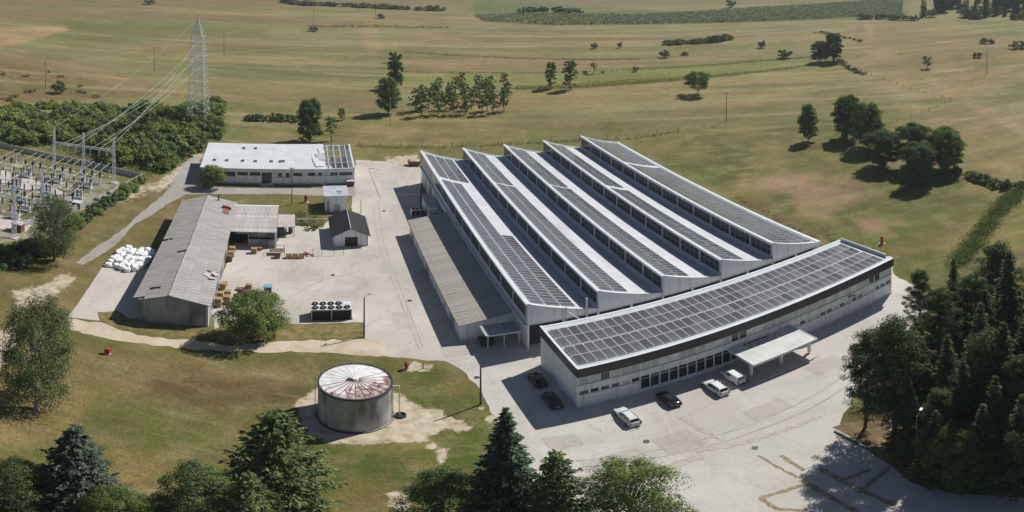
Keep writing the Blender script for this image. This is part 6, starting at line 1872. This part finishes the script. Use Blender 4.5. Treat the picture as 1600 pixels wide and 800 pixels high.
# orchard
ORX = random.Random(5)
for r, (y0, n, xa, xb) in enumerate(((181, 6, 646, 785), (172, 7, 633, 797), (163, 7, 648, 802), (155, 6, 668, 800), (147, 6, 676, 796))):
    for k in range(n):
        px = xa + (xb - xa) * (k + .5) / n + ORX.uniform(-5, 5); py = y0 + ORX.uniform(-2.5, 2.5)
        p = at(px, py)
        plant('young' if ORX.random() < .6 else 'young2', p, ORX.uniform(7.4, 10), 'young orchard tree ' + ('in the row facing the pale concrete pole', 'in the second row from the pale concrete pole', 'in the middle row of the grove', 'in the row next to the green strip', 'in the last row along the green strip')[r], 'tree', 'orchard_tree', 'orchard trees', ORX.uniform(.72, .95))
# far conifers at the end of the green field
for px, py, top in ((1442, 27, -14), (1446, 24, -2), (1512, 26, -10), (1524, 25, -4), (1540, 26, -14), (1556, 24, -8), (1570, 25, -2), (1585, 27, -16), (1600, 26, -12), (1615, 28, -12), (1500, 18, -14), (1480, 14, -16), (1462, 12, -10)):
    tree('farspruce', px, py, top, 'far dark conifer in the wood beyond the green field', 'spruce', ORX.uniform(.7, 1.0), 'far conifers')
for p in fill([(1440, 21), (1470, 4), (1640, 2), (1640, 20), (1510, 21)], 36, 61):
    fk, fh = ORX.choice(['farspruce', 'farspruce', 'round2']), ORX.uniform(12, 24)
    plant(fk, p, fh, ('tall ' if fh > 18 else 'short ') + ('pointed conifer' if fk == 'farspruce' else 'rounded leafy tree') + ' of the far dark wood beyond the green field', 'tree', 'far_tree', 'trees of the far wood', ORX.uniform(.7, 1.1))
# isolated bushes in the fields
BUSH = [('bush2', 1226, 91, 76, 'big dark bush beside the pair of trees', 1.2), ('bush2', 1038, 90, 77, 'dark bush below the hedge clump in the mown field', 1.0), ('bush2', 928, 76, 66, 'small dark bush in the mown strips', .9), ('bush2', 968, 75, 64, 'slim dark bush in the mown strips', .6),
        ('bush2', 993, 112, 103, 'dark bush on the ploughed strip edge', .9), ('bush2', 1190, 75, 62, 'dark bush beyond the hedge clump', .8), ('bush2', 490, 49, 40, 'small bush at the foot of the far utility pole', 1.4), ('bush2', 233, 7, -3, 'wide dark bush on the far slope', 1.6),
        ('bush2', 92, 146, 124, 'dark bush beside the utility pole on the dry slope', .8), ('bush', 595, 29, 20, 'round bush by the far hedge', 1.0), ('bush2', 1527, 90, 80, 'bushy clump below the far cart track', 1.2), ('bush', 1538, 68, 58, 'pale bush by the far green field', 1.1), ('bush', 1549, 68, 60, 'rounded bush by the far green field', 1.0),
        ('bush', 1590, 76, 62, 'wide pale bush at the edge of the far green field', 1.3), ('bush2', 1142, 12, -2, 'dark bush standing in the green field', .9), ('bush', 1070, 86, 80, 'low pale bush in the mown field', 1.6), ('bush', 915, 115, 110, 'tiny low bush by the ploughed strip', 1.0), ('bush', 942, 114, 110, 'tiny low bush past the little pale tree', 1.0)]
for key, bx, by, top, lb, wd in BUSH: tree(key, bx, by, top, lb, 'bush', wd)

# hedges, thickets: countable shrubs, one object each
def scatter(label, group, spots, keys, hr, seed, wd=(.9, 1.3)):
    r = random.Random(seed)
    tone = dict(bush='olive green', bush2='dark green', bush3='pale green', bush4='grey-green', bushy='yellow-green', bushdry='straw-coloured')
    for p in spots:
        k, h = r.choice(keys), r.uniform(*hr)
        plant(k, p, h, ('tall ' if h > (hr[0] + hr[1]) / 2 else 'low ') + tone[k] + ' ' + label, 'bush', 'shrub', group, r.uniform(*wd))
def weeds(name, label, spots, h, mats, seed, per=46, rad=.8, leaf=.3):
    """low weeds nobody could count"""
    rg_ = np.random.default_rng(seed)
    c = np.repeat(np.array(spots), per, 0); n_ = len(c)
    c = c + rg_.normal(size=(n_, 2)) * rad * .5
    z = np.abs(rg_.normal(size=n_)) * h * .45 + .04
    nr = rg_.normal(size=(n_, 3)); nr[:, 2] = np.abs(nr[:, 2]) * .8 + .1
    tag(link(name, leaf_mesh(name, [quads(np.column_stack([c, z]), nr, leaf, rg_, .5)], LM[mats])), label, 'weeds', kind='stuff')
scatter('shrub in the thicket below the lattice pylon', 'thicket behind the substation', fill([(-30, 196), (60, 186), (150, 176), (240, 172), (345, 172), (350, 196), (330, 218), (270, 262), (235, 276), (160, 246), (60, 228), (-30, 214)], 150, 1), ['bush', 'bush', 'bush3', 'bush2', 'bush3', 'bush4'], (2.8, 7.2), 1, (.9, 1.35))
weeds('undergrowth', 'tangled green undergrowth filling the thicket below the pylon', fill([(-30, 186), (60, 178), (150, 170), (345, 170), (352, 198), (330, 222), (270, 266), (235, 280), (160, 252), (60, 232), (-30, 220)], 900, 51), 1.6, 'scrub', 51, 40, 2.4, .5)
scatter('shrub at the top edge of the thicket', 'yellow shrubs of the thicket', fill([(-20, 164), (90, 162), (90, 172), (-20, 182)], 14, 2), ['bushy', 'bush3'], (1.6, 2.8), 2, (1, 1.5))
scatter('shrub on the dry slope above the thicket', 'slope shrubs', fill([(0, 100), (90, 104), (170, 150), (100, 160), (0, 160)], 12, 3), ['bush', 'bushdry', 'bushdry'], (.8, 2.2), 3, (1, 1.5))
scatter('shrub in the hedge outside the substation fence', 'hedge along the substation fence', along([(225, 284), (190, 306), (150, 334), (120, 356)], 2.4, .8, 4), ['bush', 'bush3', 'bush2'], (1.8, 3.2), 4)
scatter('shrub among the dark shrubs below the willow', 'shrubs below the willow', fill([(-30, 384), (60, 384), (100, 396), (40, 416), (-30, 438)], 16, 5), ['bush2', 'bush'], (2.2, 4.2), 5)
scatter('shrub in the meadow hedge by the dense trees', 'meadow hedge', along([(1484, 268), (1530, 282), (1570, 296), (1640, 290)], 2.4, .7, 6), ['bush2', 'bush'], (2.0, 3.2), 6)
weeds('weed_strip', 'lush green weeds filling the ditch below the meadow hedge', fill([(1578, 300), (1600, 300), (1556, 348), (1518, 396), (1496, 420), (1488, 412), (1530, 356)], 330, 7), 1.2, 'light', 7, 40, 2.0, .4)
scatter('shrub in the long far hedgerow above the fields', 'far hedgerow', along([(440, 2), (470, 8), (540, 10), (620, 14), (700, 17)], 6.2, 2.5, 8), ['bush2', 'bush'], (3, 5.5), 8, (1.5, 2.4))
scatter('shrub in the dark hedge at the green field corner', 'field corner hedge', along([(812, 22), (860, 20), (912, 22)], 4, 3, 9), ['bush2'], (4, 7), 9, (1, 1.5))
scatter('shrub in the hedge clump in the middle of the mown fields', 'mid-field hedge clump', along([(1040, 70), (1080, 68), (1110, 66), (1138, 61)], 3.0, 1.6, 10), ['bush2', 'bush'], (2.5, 4.5), 10, (1.5, 2.2))
scatter('shrub in the hedge along the green crop field', 'crop field hedge', along([(1345, 30), (1380, 30), (1430, 32)], 3.5, 2, 11), ['bush2', 'bush'], (3, 6), 11, (1, 1.4))
scatter('shrub at the edge of the far wood', 'far wood edge', fill([(1445, 28), (1500, 14), (1620, 24), (1620, 32), (1500, 30)], 16, 12), ['bush', 'bush2'], (5, 9), 12, (.9, 1.3))
scatter('shrub in the dark verge behind the white building', 'verge behind the white building', along([(385, 188), (430, 188), (462, 190)], 2.0, 1.0, 13), ['bush2'], (2.2, 3.4), 13)
weeds('lane_weeds', 'low weeds along the far field lane', along([(480, 42), (600, 42), (700, 44)], 1.6, 1.2, 14), 1.8, 'scrub', 14, 30, 2.0, .7)
scatter('shrub by the crossing tracks of the far slope', 'track side shrubs', along([(1270, 50), (1300, 54), (1350, 66)], 4, 1.5, 15) + along([(1312, 94), (1325, 108), (1350, 118)], 2.5, 1, 16), ['bushdry', 'bush'], (.9, 1.9), 15, (1.0, 1.6))
weeds('fence_weeds', 'dry weeds along the foot of the boundary fence', along([(556, 229), (660, 231), (780, 227), (900, 220), (990, 217), (1060, 206)], 1.0, .5, 17), .9, 'scrub', 17, 26, .9, .35)
weeds('wall_weeds', 'dry weeds along the meadow side of the hall', along([(1290, 368), (1306, 382)], .8, .6, 18) + along([(1150, 308), (1280, 374)], 1.2, .8, 19), .7, 'dry', 18, 24, .9, .3)
weeds('rough_weeds', 'rough weeds on the waste ground by the cube building', fill([(460, 334), (506, 330), (508, 352), (462, 352)], 40, 20), 1.1, 'scrub', 20, 40, .9, .3)
scatter('shrub by the yard fence of the garage', 'yard fence shrubs', fill([(470, 352), (498, 350), (496, 362), (472, 362)], 5, 21), ['bushdry', 'bush'], (.5, 1.0), 21)

# crop strips and crop field: nobody could count the stalks
def crop(name, poly, n, h, m, label, seed, leaf=1.0, rows=None):
    rg = np.random.default_rng(seed)
    P_ = PXP(poly); A = np.array(P_)
    pts = np.zeros((0, 2))
    while len(pts) < n:
        c = rg.uniform(A.min(0), A.max(0), (n * 3, 2))
        c = c[poly_mask(c[:, 0], c[:, 1], P_, 1e-3) > .5]
        pts = np.concatenate([pts, c])
    pts = pts[:n]
    if rows: pts[:, 1] = np.round(pts[:, 1] / rows) * rows + rg.normal(size=n) * .12
    z = rg.uniform(.25, 1.0, n) * h
    cen = np.stack([pts[:, 0], pts[:, 1], z], 1)
    nrm = rg.normal(size=(n, 3)) * .5; nrm[:, 2] = 1.0
    o = link(name, leaf_mesh(name, [quads(cen, nrm, leaf, rg, .4)], m))
    return tag(o, label, name.replace('_', ' '), kind='stuff')
crop('crop_field', [(742, 26), (800, 22), (1000, 24), (1200, 12), (1410, -2), (1410, 24), (1330, 27), (1200, 33), (1000, 38), (870, 39), (760, 34)], 26000, 2.0, LM['corn'], 'broad green crop field in the distance', 31, 2.4, 3.2)
crop('crop_strip', [(806, 140), (880, 139), (960, 134), (1064, 126), (1064, 122), (960, 128), (880, 134), (806, 136)], 5000, 1.3, LM['yellow'], 'yellow-green crop strip beside the slim trees', 32, .7)
crop('crop_strip', [(1064, 126), (1200, 112), (1270, 103), (1270, 101), (1200, 109), (1064, 122)], 2200, .8, LM['scrub'], 'thin green edge strip beyond the lone field tree', 33, .6)
crop('crop_strip', [(632, 82), (800, 92), (1000, 94), (1000, 92.4), (800, 90.4), (632, 80.6)], 2200, .8, LM['dry'], 'dry weed bank along the ploughed strip', 34, .7)
crop('crop_strip', [(632, 113), (800, 115), (1010, 109), (1180, 97), (1270, 90), (1270, 88.6), (1180, 95.4), (1010, 107.4), (800, 113.4), (632, 111.4)], 2600, .7, LM['scrub'], 'dark weed bank between the ploughed and green strips', 35, .7)
# meadow grass tufts near the site
rg = np.random.default_rng(5)
tp = []
for poly, n in (([(-20, 560), (140, 545), (340, 552), (600, 560), (690, 572), (760, 640), (770, 720), (700, 800), (-20, 800)], 36000), ([(980, 220), (1280, 190), (1500, 275), (1540, 380), (1420, 430), (1290, 384)], 22000), ([(120, 410), (250, 320), (330, 306), (300, 320), (220, 420), (160, 420)], 4000), ([(-20, 430), (120, 360), (225, 290), (290, 260), (160, 380), (110, 480), (-20, 540)], 9000)):
    P_ = PXP(poly); A = np.array(P_)
    c = rg.uniform(A.min(0), A.max(0), (n * 3, 2)); c = c[poly_mask(c[:, 0], c[:, 1], P_, 1e-3) > .5][:n]
    tp.append(c)
tp = np.concatenate(tp)
ppx = 800 + FPX * np.arctan2(tp[:, 0], tp[:, 1]); ppy = YH + FPX * np.arctan2(CAMH, np.hypot(tp[:, 0], tp[:, 1]))
keep = np.ones(len(tp), bool)
for poly, fe_ in BARE: keep &= ~(poly_mask(ppx, ppy, poly, 3) > .45)
keep &= np.hypot(tp[:, 0] - tc_[0], tp[:, 1] - tc_[1]) > 6
tp = tp[keep]
n = len(tp); half_ = rg.random(n) < .5
for nm, msk, mm in (('dry_grass', half_, LM['dry']), ('green_grass', ~half_, LM['tuft'])):
    k = msk.sum(); cen = np.concatenate([tp[msk], np.full((k, 1), .025)], 1)
    nr = rg.normal(size=(k, 3)) * .55; nr[:, 2] = 1.0
    tag(link(nm, leaf_mesh(nm, [quads(cen, nr, .15, rg, .5)], mm)), ('straw-dry' if nm[0] == 'd' else 'green') + ' grass tufts scattered over the meadows', 'grass', kind='stuff')

# ------------------------------------------------------------------ thin summer haze
hz = bpy.data.materials.new('haze'); hz.use_nodes = True
hn, hl_ = hz.node_tree.nodes, hz.node_tree.links
hn.remove(hn['Principled BSDF'])
pv = hn.new('ShaderNodeVolumePrincipled')
pv.inputs['Color'].default_value = (.86, .90, .95, 1)
pv.inputs['Density'].default_value = .00014
pv.inputs['Anisotropy'].default_value = .25
hl_.new(pv.outputs[0], hn['Material Output'].inputs['Volume'])
tag(MB().box(-1500, 1500, -400, 1800, -1.0, 76.0).build('haze', hz), 'thin summer haze over the fields', kind='stuff')
sc.cycles.volume_bounces = 0
